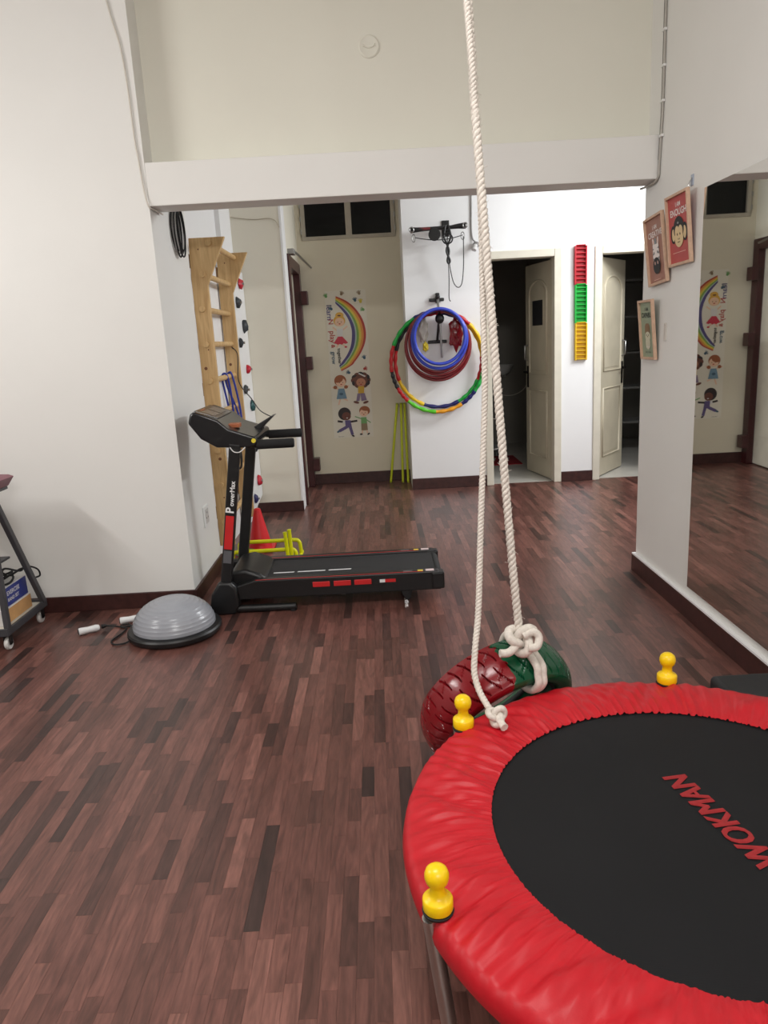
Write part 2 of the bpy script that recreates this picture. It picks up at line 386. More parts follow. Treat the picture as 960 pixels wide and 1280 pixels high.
# ------------------------------------------------------------------ doors
def door_frame(n, x0, x1, z1):
    d = thing('door_%d' % n, None, None, ((x0+x1)/2, 7.06, 0), kind='structure')
    for a, b in (((x0, 7.045, 0), (x0+.07, 7.21, z1)), ((x1-.07, 7.045, 0), (x1, 7.21, z1)), ((x0+.07, 7.045, z1-.07), (x1-.07, 7.21, z1))):
        MB().box(a, b).build('frame_post', frame_paint, d, bevel=.006)
    return d
leaf_paint = mat('aged_cream_door_paint', (190, 181, 160), 0.42, var=.07, scale=5, bump=.1, bscale=24)
dark_metal = mat('dark_metal', (38, 34, 32), 0.4, 0.8)
def door_leaf(d, hinge, direc, w, flip, picture=False):
    ex = Vector((direc[0], direc[1], 0)).normalized(); th = .036
    # visible face looks towards the camera: ex x z points to the viewer side when flip = 1
    M = plane_M((hinge[0], hinge[1], .012), ex*1, (0, 0, 1)) if flip == 1 else plane_M((hinge[0]+ex.x*w, hinge[1]+ex.y*w, .012), -ex, (0, 0, 1))
    H = 2.09
    lf = MB().box((0, 0, -th), (w, H, 0), M=M).build('door_leaf', leaf_paint, d, bevel=.003)
    hx = w-.055 if flip == 1 else .055                         # free-edge side in leaf coordinates
    a, b = .11, w-.11
    def ring(pts, t=.012, zz=.012):
        q = MB(); n = len(pts); P = [M @ Vector((x, y, 0)) for x, y in pts]
        q.tube([M @ Vector((x, y, .002)) for x, y in pts], .011, 6, closed=True); return q
    arch = [(a, 1.03), (b, 1.03), (b, 1.80)] + [((a+b)/2+(b-a)/2*cos(t), 1.80+.13*sin(t)) for t in [pi*k/10 for k in range(1, 10)]] + [(a, 1.80)]
    ring(arch).build('panel_moulding', leaf_paint, d, smooth=60)
    ring([(a, .19), (b, .19), (b, .86), (a, .86)]).build('panel_moulding', leaf_paint, d, smooth=60)
    MB().prism([(x*1 if False else x, y) for x, y in [(a+.03, 1.06), (b-.03, 1.06), (b-.03, 1.78)] + [((a+b)/2+((b-a)/2-.03)*cos(t), 1.79+.10*sin(t)) for t in [pi*k/10 for k in range(1, 10)]] + [(a+.03, 1.78)]], .005, M @ Vector((0,0,0)), ex if flip == 1 else -ex, (0,0,1)).build('door_panel', leaf_paint, d, bevel=.004)
    MB().box((a+.03, .22, 0), (b-.03, .83, .005), M=M).build('door_panel', leaf_paint, d, bevel=.004)
    q = MB().box((hx-.018, .88, 0), (hx+.018, 1.10, .008), M=M)
    s = -1 if flip == 1 else 1
    q.tube([M @ Vector((hx, 1.04, 0)), M @ Vector((hx, 1.04, .05)), M @ Vector((hx+s*.03, 1.04, .055)), M @ Vector((hx+s*.11, 1.035, .055))], .009, 8)
    q.build('handle', dark_metal, d, smooth=50)
    MB().tube([M @ Vector((hx, 1.16, 0)), M @ Vector((hx, 1.17, .035)), M @ Vector((hx, 1.30, .035)), M @ Vector((hx, 1.31, 0))], .008, 8).build('pull_handle', metal, d, smooth=50)
    if picture:
        MB().box((w*.30, 1.50, .005), (w*.68, 1.74, .008), M=M).build('notice', mat('black_notice', (26, 26, 30), .5, var=.3, scale=30), d)
    return lf
d1 = door_frame(1, 1.03, 1.763, DZ); door_leaf(d1, (1.69, 7.13), (-.119, .64), .65, 0, True)
d2 = door_frame(2, 2.07, 2.93, DZ); door_leaf(d2, (2.145, 7.13), (.42, .55), .69, 1)

# maroon doorway in the side of the column
d3 = thing('door_3', None, None, (-.717, 7.1, 0), kind='structure')
for a, b in (((-.80, 6.62, 0), (-.70, 6.73, 2.22)), ((-.80, 7.47, 0), (-.70, 7.585, 2.22)), ((-.80, 6.73, 2.12), (-.70, 7.47, 2.22))):
    MB().box(a, b).build('frame_post', maroon, d3, bevel=.004)
MB().box((-.795, 6.73, .01), (-.765, 7.47, 2.12)).build('door_leaf', frame_paint, d3, bevel=.003)
for z0 in (.30, 1.12):
    MB().box((-.765, 6.84, z0), (-.757, 7.36, z0+.68)).build('door_panel', frame_paint, d3, bevel=.004)
for z in (1.83, 1.20, .17):
    h = MB().box((-.70, 7.44, z), (-.635, 7.56, z+.13)).build('hinge_block', maroon, d3, bevel=.006)
MB().tube([(-.70, 6.75, 2.24), (-.655, 6.80, 2.245), (-.60, 7.0, 2.19), (-.56, 7.2, 2.15)], .010, 8).build('closer_arm', metal, d3, smooth=50)
MB().box((-.717, 6.70, 2.225), (-.66, 6.84, 2.27)).build('closer_body', mat('grey_plastic', (150, 148, 144), .5), d3, bevel=.004)

# ================================================================== TRAMPOLINE
red_fabric = mat('red_nylon_cover', (186, 16, 31), 0.48, var=.05, scale=20, bump=.06, bscale=300, spec=.45)
tr_c = Vector((.681, 1.42, 0)); TZ = .37
tramp = thing('trampoline', 'round mini trampoline with black jumping mat and gathered red edge cover', 'trampoline', (tr_c.x, tr_c.y, 0))
def pad():
    rng = random.Random(3); NT, NR = 900, 22
    waves = [(rng.randint(90, 190), rng.random()*6.28, rng.uniform(.5, 1)) for _ in range(7)]
    wide = [(rng.randint(9, 34), rng.random()*6.28, rng.uniform(.4, 1)) for _ in range(6)]
    vs, fs = [], []
    for i in range(NT):
        t = 2*pi*i/NT
        for j in range(NR):
            u = j/(NR-1)
            # radius and height across the cover: gathered inner hem, padded middle, outer edge wrapped over the rim tube
            if u < .86:
                w = u/.86; r = .474+(.668-.474)*w; z = TZ+.012*sin(pi*w)**.8
            else:
                w = (u-.86)/.14; r = .668+.012*sin(w*pi*.75); z = TZ-.055*w
            tw = t + .05*(u)*sin(3*t+1)
            s = 0
            for k, p, a in waves: s += a*sin(k*tw+p)
            s2 = 0
            for k, p, a in wide: s2 += a*sin(k*(t+.10*u)+p+1.5*u)
            s3 = sin(57*(t+.22*u*sin(5*t))+2*sin(7*t))+.6*sin(83*(t-.15*u)+3*sin(4*t))
            fold = max(0, s/2.6)**1.5
            z += .0070*fold*(1-min(1, u/.75))**.7 + .0062*s2/2.2*sin(pi*min(1, u/.95)) + .0030*abs(sin(s*1.3))*(1-u) + .0034*s3*sin(pi*min(1, u))**.8
            r += .0012*(s/3)*(1-u)**3
            vs.append((tr_c.x+r*cos(t), tr_c.y+r*sin(t), z))
    for i in range(NT):
        i2 = (i+1) % NT
        for j in range(NR-1): fs.append((i*NR+j, i2*NR+j, i2*NR+j+1, i*NR+j+1))
    return MB().add(vs, fs).build('edge_cover', red_fabric, tramp, smooth=80)
pad()
def mat_fabric():
    m = bpy.data.materials.new('black_woven_mat'); m.use_nodes = True; nt = m.node_tree; b = nt.nodes['Principled BSDF']; L = nt.links.new
    tc = nt.nodes.new('ShaderNodeTexCoord'); w1 = nt.nodes.new('ShaderNodeTexWave'); w2 = nt.nodes.new('ShaderNodeTexWave')
    for w, d in ((w1, 'X'), (w2, 'Y')): w.bands_direction = d; w.inputs['Scale'].default_value = 110; L(tc.outputs['Object'], w.inputs['Vector'])
    mu = nt.nodes.new('ShaderNodeMath'); mu.operation = 'MULTIPLY'; L(w1.outputs['Fac'], mu.inputs[0]); L(w2.outputs['Fac'], mu.inputs[1])
    nz = nt.nodes.new('ShaderNodeTexNoise'); nz.inputs['Scale'].default_value = 3; L(tc.outputs['Object'], nz.inputs['Vector'])
    r = nt.nodes.new('ShaderNodeValToRGB'); r.color_ramp.elements[0].color = rgb(17, 18, 20); r.color_ramp.elements[1].color = rgb(27, 27, 29); L(nz.outputs['Fac'], r.inputs['Fac'])
    L(r.outputs['Color'], b.inputs['Base Color']); b.inputs['Roughness'].default_value = .62; b.inputs['Specular IOR Level'].default_value = .22
    bp = nt.nodes.new('ShaderNodeBump'); bp.inputs['Strength'].default_value = .15; bp.inputs['Distance'].default_value = .001; L(mu.outputs[0], bp.inputs['Height']); L(bp.outputs['Normal'], b.inputs['Normal'])
    return m
jm = MB().lathe([(0, TZ-.004), (.30, TZ-.003), (.49, TZ-.001), (.492, TZ-.006), (0, TZ-.01)], 96, Matrix.Translation((tr_c.x, tr_c.y, 0))).build('jumping_mat', mat_fabric(), tramp, smooth=40)
print_red = mat('faded_red_print', (150, 30, 34), .6, var=.12, scale=90)
an = radians(102.6)
F = Flat(plane_M((.780, 1.268, TZ-.0025), (cos(an), sin(an), 0), (-sin(an), cos(an), 0)))
[F.text('WOKMAN', .0018*k, 0, .088, print_red, shear=.12, width=.330) for k in range(4)]; F.build('lettering', jm)
MB().tube([(tr_c.x+.655*cos(2*pi*k/64), tr_c.y+.655*sin(2*pi*k/64), TZ-.022) for k in range(64)], .0165, 10, closed=True).build('rim_tube', metal, tramp, smooth=60)
yellow_plastic = mat('yellow_plastic', (246, 206, 8), 0.32, var=.03)
leg_steel = mat('galvanised_leg', (196, 194, 190), .36, 1.0)
strap = mat('black_webbing', (18, 18, 20), .7)
for k in range(6):
    a = radians((75.8, 138, 200.2, 258, 318, 16)[k]); ca, sa = cos(a), sin(a)
    r0 = .659
    p = Vector((tr_c.x+r0*ca, tr_c.y+r0*sa, 0))
    pl_ = Vector((tr_c.x+.676*ca, tr_c.y+.676*sa, 0))
    lg = MB().tube([pl_+Vector((0, 0, TZ-.004)), pl_+Vector((-.040*ca, -.040*sa, .02))], .0165, 14).build('leg', leg_steel, tramp, smooth=50)
    MB().lathe([(0, 0), (.022, 0), (.024, .01), (.022, .04), (.0175, .045), (0, .045)], 18, Matrix.Translation((pl_.x-.042*ca, pl_.y-.042*sa, 0))).build('foot_cap', black_rubber, lg, smooth=40)
    kb = MB().lathe([(0.0000, 0.0000), (0.0280, 0.0000), (0.0295, 0.0025), (0.0295, 0.0227), (0.0270, 0.0260), (0.0200, 0.0286), (0.0153, 0.0353), (0.0140, 0.0470), (0.0153, 0.0538), (0.0209, 0.0596), (0.0237, 0.0689), (0.0237, 0.0773), (0.0205, 0.0865), (0.0130, 0.0932), (0.0000, 0.0958)], 28, Matrix.Translation((p.x, p.y, TZ+.010)))
    kb.build('knob', yellow_plastic, tramp, smooth=40)
    MB().lathe([(.024, 0), (.030, 0), (.0315, .005), (.024, .007)], 24, Matrix.Translation((p.x, p.y, TZ+.003)), closed=True).build('collar', strap, tramp, smooth=40)

# ================================================================== BLACK PADDED PLATFORM behind the trampoline
blk = thing('foam_platform', 'low black padded step platform on the floor between trampoline and mirror', 'platform', (1.31, 2.36, 0))
MB().box((1.19, 2.06, .05), (1.485, 2.52, .16)).build('pad', mat('black_vinyl', (30, 31, 34), .5, var=.1, bump=.1, bscale=120), blk, bevel=.02, seg=4, smooth=40)
for x in (1.23, 1.45):
    for y in (2.11, 2.47): MB().cyl((x, y, 0), (x, y, .052), .022).build('leg', black_plastic, blk, smooth=40)

# ================================================================== TYRE AND ROPE
PSI, PHI = radians(26), radians(31)
RT, WT = .264, .165
ah = Vector((sin(PSI), -cos(PSI), 0)); e1 = Vector((-cos(PSI), -sin(PSI), 0))
e2 = Vector((0, 0, cos(PHI))) + ah*sin(PHI); ax = ah*cos(PHI) - Vector((0, 0, sin(PHI)))
TC = Vector((.338, 2.205, RT*cos(PHI)+WT*.36*sin(PHI)+.004))
TM = plane_M(TC, e2.cross(ax), e2)             # local x to the right, y up along the tyre, z the axis towards the camera
def tyre_material():
    m = bpy.data.materials.new('tyre_enamel_paint'); m.use_nodes = True; nt = m.node_tree; b = nt.nodes['Principled BSDF']; L = nt.links.new
    tc = nt.nodes.new('ShaderNodeTexCoord'); sp = nt.nodes.new('ShaderNodeSeparateXYZ'); L(tc.outputs['Object'], sp.inputs[0])
    nz = nt.nodes.new('ShaderNodeTexNoise'); nz.inputs['Scale'].default_value = 34; nz.inputs['Detail'].default_value = 2; L(tc.outputs['Object'], nz.inputs['Vector'])
    a = nt.nodes.new('ShaderNodeMath'); a.operation = 'MULTIPLY_ADD'; L(nz.outputs['Fac'], a.inputs[0]); a.inputs[1].default_value = .05; L(sp.outputs['X'], a.inputs[2])
    g = nt.nodes.new('ShaderNodeMath'); g.operation = 'GREATER_THAN'; L(a.outputs[0], g.inputs[0]); g.inputs[1].default_value = -.035
    mx = nt.nodes.new('ShaderNodeMix'); mx.data_type = 'RGBA'; L(g.outputs[0], mx.inputs['Factor'])
    mx.inputs['A'].default_value = rgb(122, 12, 22); mx.inputs['B'].default_value = rgb(8, 74, 46)
    L(mx.outputs['Result'], b.inputs['Base Color']); b.inputs['Roughness'].default_value = .22; b.inputs['Specular IOR Level'].default_value = .5
    n2 = nt.nodes.new('ShaderNodeTexNoise'); n2.inputs['Scale'].default_value = 60; L(tc.outputs['Object'], n2.inputs['Vector'])
    bp = nt.nodes.new('ShaderNodeBump'); bp.inputs['Strength'].default_value = .12; bp.inputs['Distance'].default_value = .003; L(n2.outputs['Fac'], bp.inputs['Height']); L(bp.outputs['Normal'], b.inputs['Normal'])
    return m
def tyre():
    t = thing('tyre', 'old tyre painted dark red and green with rope tied round it', 'tyre', TM)
    NT = 1200; prof = []
    # cross-section in (radius, axial), from the camera-side bead over the tread to the far bead, then back inside
    def sec(u):      # u -1..1 over the crown
        return None
    h = WT/2
    prof = [(.183, h*.62), (.189, h*.74), (.200, h*.90), (.214, h*1.0), (.229, h*.99), (.241, h*.93)]
    NC = 25
    crown = [(RT-.018*abs(s)**3.0-.004*s*s, h*.90*s) for s in [1-2*i/(NC-1) for i in range(NC)]]
    prof += crown + [(r, -a) for r, a in reversed(prof)]
    inner = [(.188, -h*.5), (.206, -h*.82), (.228, -h*.82), (.244, -h*.6), (.246, 0), (.244, h*.6), (.228, h*.82), (.206, h*.82), (.188, h*.5)]
    P = prof+inner; L = len(P); c0 = 6; vs = []
    for i in range(NT):
        th = 2*pi*i/NT
        for j, (r, a) in enumerate(P):
            rr = r
            if c0 <= j < c0+NC:
                s = a/(h*.9)                                   # -1..1 across the tread
                ph = (th*40/(2*pi) + 1.0*s*abs(s)*.9 + (.5 if s > 0 else 0)) % 1.0
                d = min(ph, 1-ph)
                if d < .055 and .10 < abs(s) < .97: rr -= .010
                ph2 = (th*20/(2*pi) - .9*s + .3) % 1.0
                if min(ph2, 1-ph2) < .03 and .25 < abs(s) < .75: rr -= .004
            vs.append((rr*cos(th), rr*sin(th), a))
    fs = []
    for i in range(NT):
        k = (i+1) % NT
        for j in range(L): fs.append((i*L+j, k*L+j, k*L+(j+1) % L, i*L+(j+1) % L))
    MB().add(vs, fs).build('tread_body', tyre_material(), t, world=False, smooth=50)
    for s in (1, -1):
        MB().tube([(.187*cos(2*pi*k/72), .187*sin(2*pi*k/72), s*h*.62) for k in range(72)], .010, 8, closed=True).build('bead', black_rubber, t, world=False, smooth=60)
    return t
tyre()
cotton = mat('white_cotton_rope', (222, 214, 204), .9, var=.10, scale=120, bump=.5, bscale=500, spec=.2)
rope = thing('rope', 'thick white cotton rope hanging double from above and tied round the tyre', 'rope', (.395, 2.08, .53))
def twisted(path, R, name, pitch=.05, fuzz=0, step=.006, rs=5):
    pts = resample(spline(path, 40), step); n = len(pts); m = MB()
    # parallel-transport frame
    T = [(pts[min(i+1, n-1)]-pts[max(i-1, 0)]).normalized() for i in range(n)]
    N = T[0].cross(Vector((0, 1, 0))).normalized(); fr = []
    for i in range(n):
        if i: N = T[i-1].rotation_difference(T[i]) @ N
        N = (N-T[i]*N.dot(T[i])).normalized(); fr.append((N.copy(), T[i].cross(N)))
    for s in range(3):
        q = []
        for i in range(n):
            a = 2*pi*(i*step/pitch+s/3); q.append(pts[i]+(fr[i][0]*cos(a)+fr[i][1]*sin(a))*R*.48)
        m.tube(q, R*.57, rs+1)
    o = m.build(name, cotton, rope, smooth=80)
    if fuzz:
        rng = random.Random(5); f = MB()
        for _ in range(fuzz):
            i = rng.randrange(4, n-4); a = rng.random()*6.28; L = rng.uniform(.004, .012)
            d = fr[i][0]*cos(a)+fr[i][1]*sin(a); p = pts[i]+d*R*.8
            e = p+d*L+T[i]*rng.uniform(-.01, .01)
            f.tube([p, (p+e)/2+T[i]*rng.uniform(-.003, .003), e], .0006, 3)
        b = f.build('loose_fibres', cotton, o); b['kind'] = 'stuff'
    return o
top = (.227, 2.28, 3.5)
twisted([top, (.294, 2.20, 2.32), (.309, 2.20, 2.067), (.319, 2.19, 1.798), (.318, 2.18, 1.537), (.315, 2.16, 1.31), (.304, 2.14, 1.124), (.285, 2.10, .891), (.266, 2.05, .658), (.247, 2.0, .552), (.239, 1.97, .490), (.247, 1.94, .449), (.263, 1.90, .423), (.276, 1.862, .412)], .0100, 'loose_strand', pitch=.034)
twisted([(top[0]+.012, top[1]-.012, top[2]), (.300, 2.215, 2.32), (.310, 2.205, 2.064), (.322, 2.172, 1.794), (.338, 2.15, 1.49), (.357, 2.12, 1.124), (.377, 2.10, .786), (.394, 2.08, .555)], .0128, 'taut_strand', pitch=.05, fuzz=260)
def trefoil(c, s, R, M=None, tw=0):
    pts = []
    for k in range(60):
        t = 2*pi*k/60
        v = Vector((sin(t)+2*sin(2*t), cos(t)-2*cos(2*t), -sin(3*t)*1.1))*s
        if M: v = M @ v
        pts.append(Vector(c)+v)
    return MB().tube(pts, R, 8, closed=True)
trefoil((.283, 1.848, .414), .0085, .0095, Matrix.Rotation(.9, 3, 'X')).build('end_knot', cotton, rope, smooth=80)
MB().tube(spline([(.286, 1.842, .412), (.292, 1.822, .404), (.298, 1.806, .400)], 5), [.011]*10+[.012], 8).build('rope_tail', cotton, rope, smooth=80)
trefoil((.397, 2.065, .545), .0145, .0145, Matrix.Rotation(1.2, 3, 'X')).build('tyre_knot', cotton, rope, smooth=80)
MB().tube(spline([(.385, 2.06, .545), (.37, 2.045, .525), (.350, 2.035, .515), (.325, 2.03, .517)], 6), .0125, 8).build('rope_tail', cotton, rope, smooth=80)
MB().tube(spline([(.40, 2.05, .56), (.43, 2.05, .572), (.445, 2.045, .555), (.435, 2.03, .532), (.41, 2.03, .53)], 6), .0125, 8).build('knot_loop', cotton, rope, smooth=80)
# the turn of rope round the tyre section
def wrap():
    th = radians(84); h = WT/2
    sec = [(RT+.012, 0), (RT+.010, h*.7), (RT-.01, h*.98), (.235, h*1.18), (.20, h*1.14), (.175, h*.85), (.166, h*.3), (.166, -h*.3), (.175, -h*.85), (.20, -h*1.14), (.235, -h*1.18), (RT-.01, -h*.98), (RT+.010, -h*.7)]
    m = MB()
    for dth in (-.035, .045):
        t = th+dth
        pts = spline([TM @ Vector((r*cos(t), r*sin(t), a)) for r, a in sec], 6, closed=True)
        m.tube(pts, .0115, 8, closed=True)
    m.build('tyre_wrap', cotton, rope, smooth=80)
wrap()

# ================================================================== TREADMILL
TX0, TX1, TY0, TY1 = -.90, .30, 3.88, 4.36
tm = thing('treadmill', 'black folding treadmill with upright console standing in the wall opening', 'treadmill', (-.3, 4.12, 0))
tblk = mat('treadmill_black', (20, 20, 21), .38, var=.1)
tgrip = mat('foam_grip', (18, 18, 19), .8, bump=.3, bscale=260)
tred = mat('treadmill_red', (196, 36, 38), .4)
tgrey = mat('treadmill_grey', (90, 90, 94), .4)
twhite = mat('white_print', (226, 226, 226), .5)
deck = MB().box((-.82, TY0+.06, .095), (.27, TY1-.06, .165)).build('deck', tblk, tm, bevel=.006)
belt = mat('running_belt_rubber', (30, 30, 32), .72, var=.12, bump=.3, bscale=320)
MB().box((-.70, TY0+.062, .1655), (.272, TY1-.062, .172)).build('running_belt', belt, deck)
for s, y0, y1 in ((-1, TY0, TY0+.06), (1, TY1-.06, TY1)):
    r = MB().prism([(-.86, .075), (.30, .075), (.30, .165), (.285, .183), (-.74, .183), (-.86, .15)], y1-y0, (0, y1, 0), (1, 0, 0), (0, 0, 1)).build('side_rail', tblk, tm, bevel=.006)
    yy = y0 if s < 0 else y1
    if s < 0:
        for x in (-.42, -.302, -.187):
            MB().box((x, y0-.004, .128), (x+.096, y0+.002, .158)).build('foot_grip_sticker', tred, r, bevel=.0025)
        MB().box((-.045, y0-.002, .134), (-.015, y0+.001, .152)).build('label', twhite, r)
        MB().box((-.015, y0-.002, .134), (.045, y0+.001, .152)).build('label', tred, r)
    MB().box((.215, y0+.012, .1825), (.262, y0+.045, .1845)).build('label', mat('pale_label', (210, 190, 190), .5), r)
    MB().box((.09, y0+.01, .1825), (.14, y0+.04, .184)).build('label', tgrey, r)
    MB().box((.17, y0+.012, .1825), (.20, y0+.04, .1842)).build('label', mat('yellow_label', (214, 190, 60), .5), r)
    MB().box((.245, y0-.006, .08), (.318, y1+.006, .178)).build('end_cap', tblk, r, bevel=.01, seg=3)
    MB().box((-.74, y0+.006, .1832), (.20, y0+.012, .1842)).build('red_stripe', tred, r)
MB().tube([(.285, TY0+.05, .140), (.285, TY1-.05, .140)], .028, 16).build('rear_roller', black_rubber, tm, smooth=50)
F = Flat(plane_M((-.66, TY0+.15, .172), (1, 0, 0), (0, 1, 0)))
for x, w in ((0, .12), (.14, .16), (.32, .13)): F.poly([(x, 0), (x+w, 0), (x+w+.004, .016), (x+.004, .016)], twhite)
F.build('belt_print', deck)
MB().prism([(-.90, .085), (-.70, .085), (-.68, .170), (-.72, .205), (-.80, .235), (-.88, .225), (-.91, .16)], TY1-TY0-.10, (0, TY1-.05, 0), (1, 0, 0), (0, 0, 1)).build('motor_hood', tblk, tm, bevel=.02, seg=4, smooth=40)
for y in (TY0+.02, TY1-.02):
    # floor-standing base rail with a bent foot
    b = MB().tube(spline([(-.98, y-.02, .03), (-.95, y-.02, .028), (-.80, y-.02, .024), (-.56, y-.02, .022), (-.52, y-.02, .024)], 5), .022, 12).build('base_rail', tblk, tm, smooth=50)
    MB().prism([(-1.01, .0), (-.86, .0), (-.83, .06), (-.845, .16), (-.875, .19), (-.94, .19), (-.985, .12)], .06, (0, y+.01, 0), (1, 0, 0), (0, 0, 1)).build('hinge_housing', tblk, tm, bevel=.014, seg=3, smooth=40)
    for x in (-.97, -.54): MB().cyl((x, y-.02, 0), (x, y-.02, .02), .02).build('foot', black_rubber, b, smooth=40)
    dx_ = .02 if y < 4.1 else .036
    p, q = Vector((-.925+dx_, y-.012, .15)), Vector((-.795+dx_, y-.012, .955))
    up = MB().beam(p, q, .06, .042, (0, 1, 0)).build('upright', tblk, tm, bevel=.008, seg=3)
    d = (q-p).normalized()
    if y < 4.1:
        M = plane_M(p+Vector((0, -.0212, 0)), d, Vector((0, -1, 0)).cross(d))
        F = Flat(M)
        F.poly([(.23, -.022), (.42, -.022), (.42, .022), (.23, .022)], tred)
        F.poly([(.15, -.022), (.222, -.022), (.222, .022), (.15, .022)], tgrey)
        F.text('P', .435, -.018, .062, twhite, bold=.0016); F.text('owerMax', .475, -.016, .036, twhite, bold=.0006)
        F.build('upright_print', up)
    # rear stand
    st = MB().prism([(.06, .09), (.14, .09), (.125, .03), (.105, .006), (.09, .03)], .03, (0, y+.015, 0), (1, 0, 0), (0, 0, 1)).build('rear_foot', tblk, tm, bevel=.006)
    MB().cyl((.10, y-.02, .012), (.10, y+.02, .012), .012).build('foot_wheel', chrome, st, smooth=40)
MB().beam((-.90, TY0+.03, .05), (-.90, TY1-.03, .05), .04, .04).build('base_cross_bar', tblk, tm, bevel=.005)
MB().tube([(-.62, TY0+.1, .085), (-.45, TY0+.12, .05), (-.25, TY0+.12, .04)], .014, 10).build('lift_strut', metal, tm, smooth=50)
# console: a thick wedge tilted towards the runner, with grips reaching back over the deck
def console():
    y0, y1 = TY0-.01, TY1+.01; yc = (y0+y1)/2
    prof = [(-1.035, 1.075), (-1.02, 1.12), (-.995, 1.135), (-.86, 1.085), (-.80, 1.035), (-.66, .985), (-.655, .945), (-.70, .93), (-.88, .94), (-.97, .99)]
    m = MB(); n = len(prof); rows = []
    ys = [0, .05, .12, .24, .36, .43, .48]
    for k, dy in enumerate([i/6 for i in range(7)]):
        y = y0+(y1-y0)*dy; s = 1-.55*abs(2*dy-1)**3.0
        cx = -.80
        rows.append([(cx+(x-cx)*(.80+.20*s if x < cx else 1), y, z if z > 1.0 else z) for x, z in prof])
    vs = [v for r in rows for v in r]; fs = [tuple(range(n)), tuple(range(6*n, 7*n))]
    for k in range(6):
        for i in range(n): fs.append((k*n+i, k*n+(i+1) % n, (k+1)*n+(i+1) % n, (k+1)*n+i))
    c = m.add(vs, fs).build('console', mat('console_gloss_black', (26, 26, 28), .22, var=.05), tm, bevel=.01, seg=3, smooth=45)
    # display panel on the sloping face
    A, B = Vector((-.985, y0+.06, 1.134)), Vector((-.862, y0+.06, 1.0885)); ex = Vector((0, -1, 0)); ey = (A-B).normalized()
    nn = ex.cross(ey)
    if nn.z < 0: nn = -nn
    M = Matrix(((0, ey.x, nn.x, B.x), (1, ey.y, nn.y, B.y), (0, ey.z, nn.z, B.z), (0, 0, 0, 1)))
    L = (A-B).length; w = y1-y0-.12
    pan = MB().box((0, 0, -.002), (w, L, .004), M=M).build('display_panel', mat('display_smoke', (70, 64, 60), .2, var=.2, scale=30), c, bevel=.003)
    F = Flat(M, z0=.0045)
    scr = mat('display_grey', (118, 110, 102), .25, var=.1); org = mat('display_orange', (170, 96, 60), .4)
    F.poly([(.03, .025), (w*.45, .025), (w*.45, L-.03), (.03, L-.03)], scr); F.poly([(w*.52, .025), (w-.03, .025), (w-.03, L-.03), (w*.52, L-.03)], scr)
    F.poly([(.06, L-.026), (.16, L-.026), (.16, L-.016), (.06, L-.016)], org)
    F.build('display_print', c)
    MB().box((-.83, y0+.10, 1.03), (-.76, y0+.17, 1.052)).build('button_pad', org, c, bevel=.004)
    MB().cyl((-.672, y0-.001, .968), (-.672, y0-.006, .968), .012, n=14).build('badge', mat('badge_yellow', (220, 200, 60), .4), c, smooth=40)
    for y in (y0+.03, y1-.03):
        t = MB().tube([(-.72, y, .952), (-.64, y, .942), (-.60, y, .942)], .021, 12).build('handle_bar', tblk, tm, smooth=50)
        MB().tube([(-.66, y, .942), (-.47, y, .942), (-.462, y, .942)], [.026, .026, .022], 14).build('foam_grip', tgrip, t, smooth=50)
    # tablet rest sticking up at the far side
    MB().prism([(-.76, .985), (-.62, 1.06), (-.60, 1.065), (-.70, .975)], .12, (0, y1-.05, 0), (1, 0, 0), (0, 0, 1)).build('safety_clip_wing', tblk, c, bevel=.004)
    MB().tube(spline([(-.80, y0-.003, .938), (-.78, y0-.012, .915), (-.75, y0-.012, .912), (-.72, y0+.0, .935)], 5), .003, 6).build('safety_cord', white_plastic, c, smooth=60)
console()

# ================================================================== HALF-BALL TRAINER, SKIPPING ROPE
bc = Vector((-1.140, 3.640, 0))
bt = thing('balance_trainer', 'grey rubber half-ball balance trainer on a black disc base', 'balance trainer', bc)
MB().lathe([(0, 0), (.215, 0), (.236, .008), (.243, .020), (.243, .034), (.236, .042), (.205, .046), (0, .046)], 64, Matrix.Translation(bc)).build('base', black_plastic, bt, smooth=35)
grey_dome = mat('grey_pvc_dome', (150, 153, 160), .22, var=.03)
pr = [(.205, .040)]
for i in range(1, 60):
    a = i/60*pi/2; r, z = .213*cos(a)**.92, .044+.150*sin(a)
    k = (i % 5 == 0) and i < 56
    pr.append((r+(.0016 if k else 0), z+(.0012 if k else 0)))
pr.append((0, .194))
MB().lathe(pr, 72, Matrix.Translation(bc)).build('dome', grey_dome, bt, smooth=60)
jr = thing('skipping_rope', 'skipping rope with white handles and black cord lying beside the half-ball', 'skipping rope', (-1.5, 3.76, 0))
for p, q in (((-1.665, 3.665, .021), (-1.565, 3.725, .021)), ((-1.49, 3.80, .020), (-1.385, 3.838, .020))):
    p, q = Vector(p), Vector(q); d = (q-p).normalized()
    pts = [p+d*t for t in (0, .004, .015, .05, .09, .104, .108)]
    MB().tube(pts, [.014, .019, .0195, .0165, .0185, .015, .010], 16).build('handle', mat('white_foam_handle', (220, 220, 220), .5, bump=.1), jr, smooth=50)
    e = p if p.x < -1.6 else p
    MB().cyl(p-d*.003, p+d*.006, .0145, n=14).build('end_cap', black_plastic, jr, smooth=40)
    MB().tube([q+d*.0, q+d*.018, q+d*.03], [.013, .010, .005], 12).build('swivel', black_plastic, jr, smooth=50)
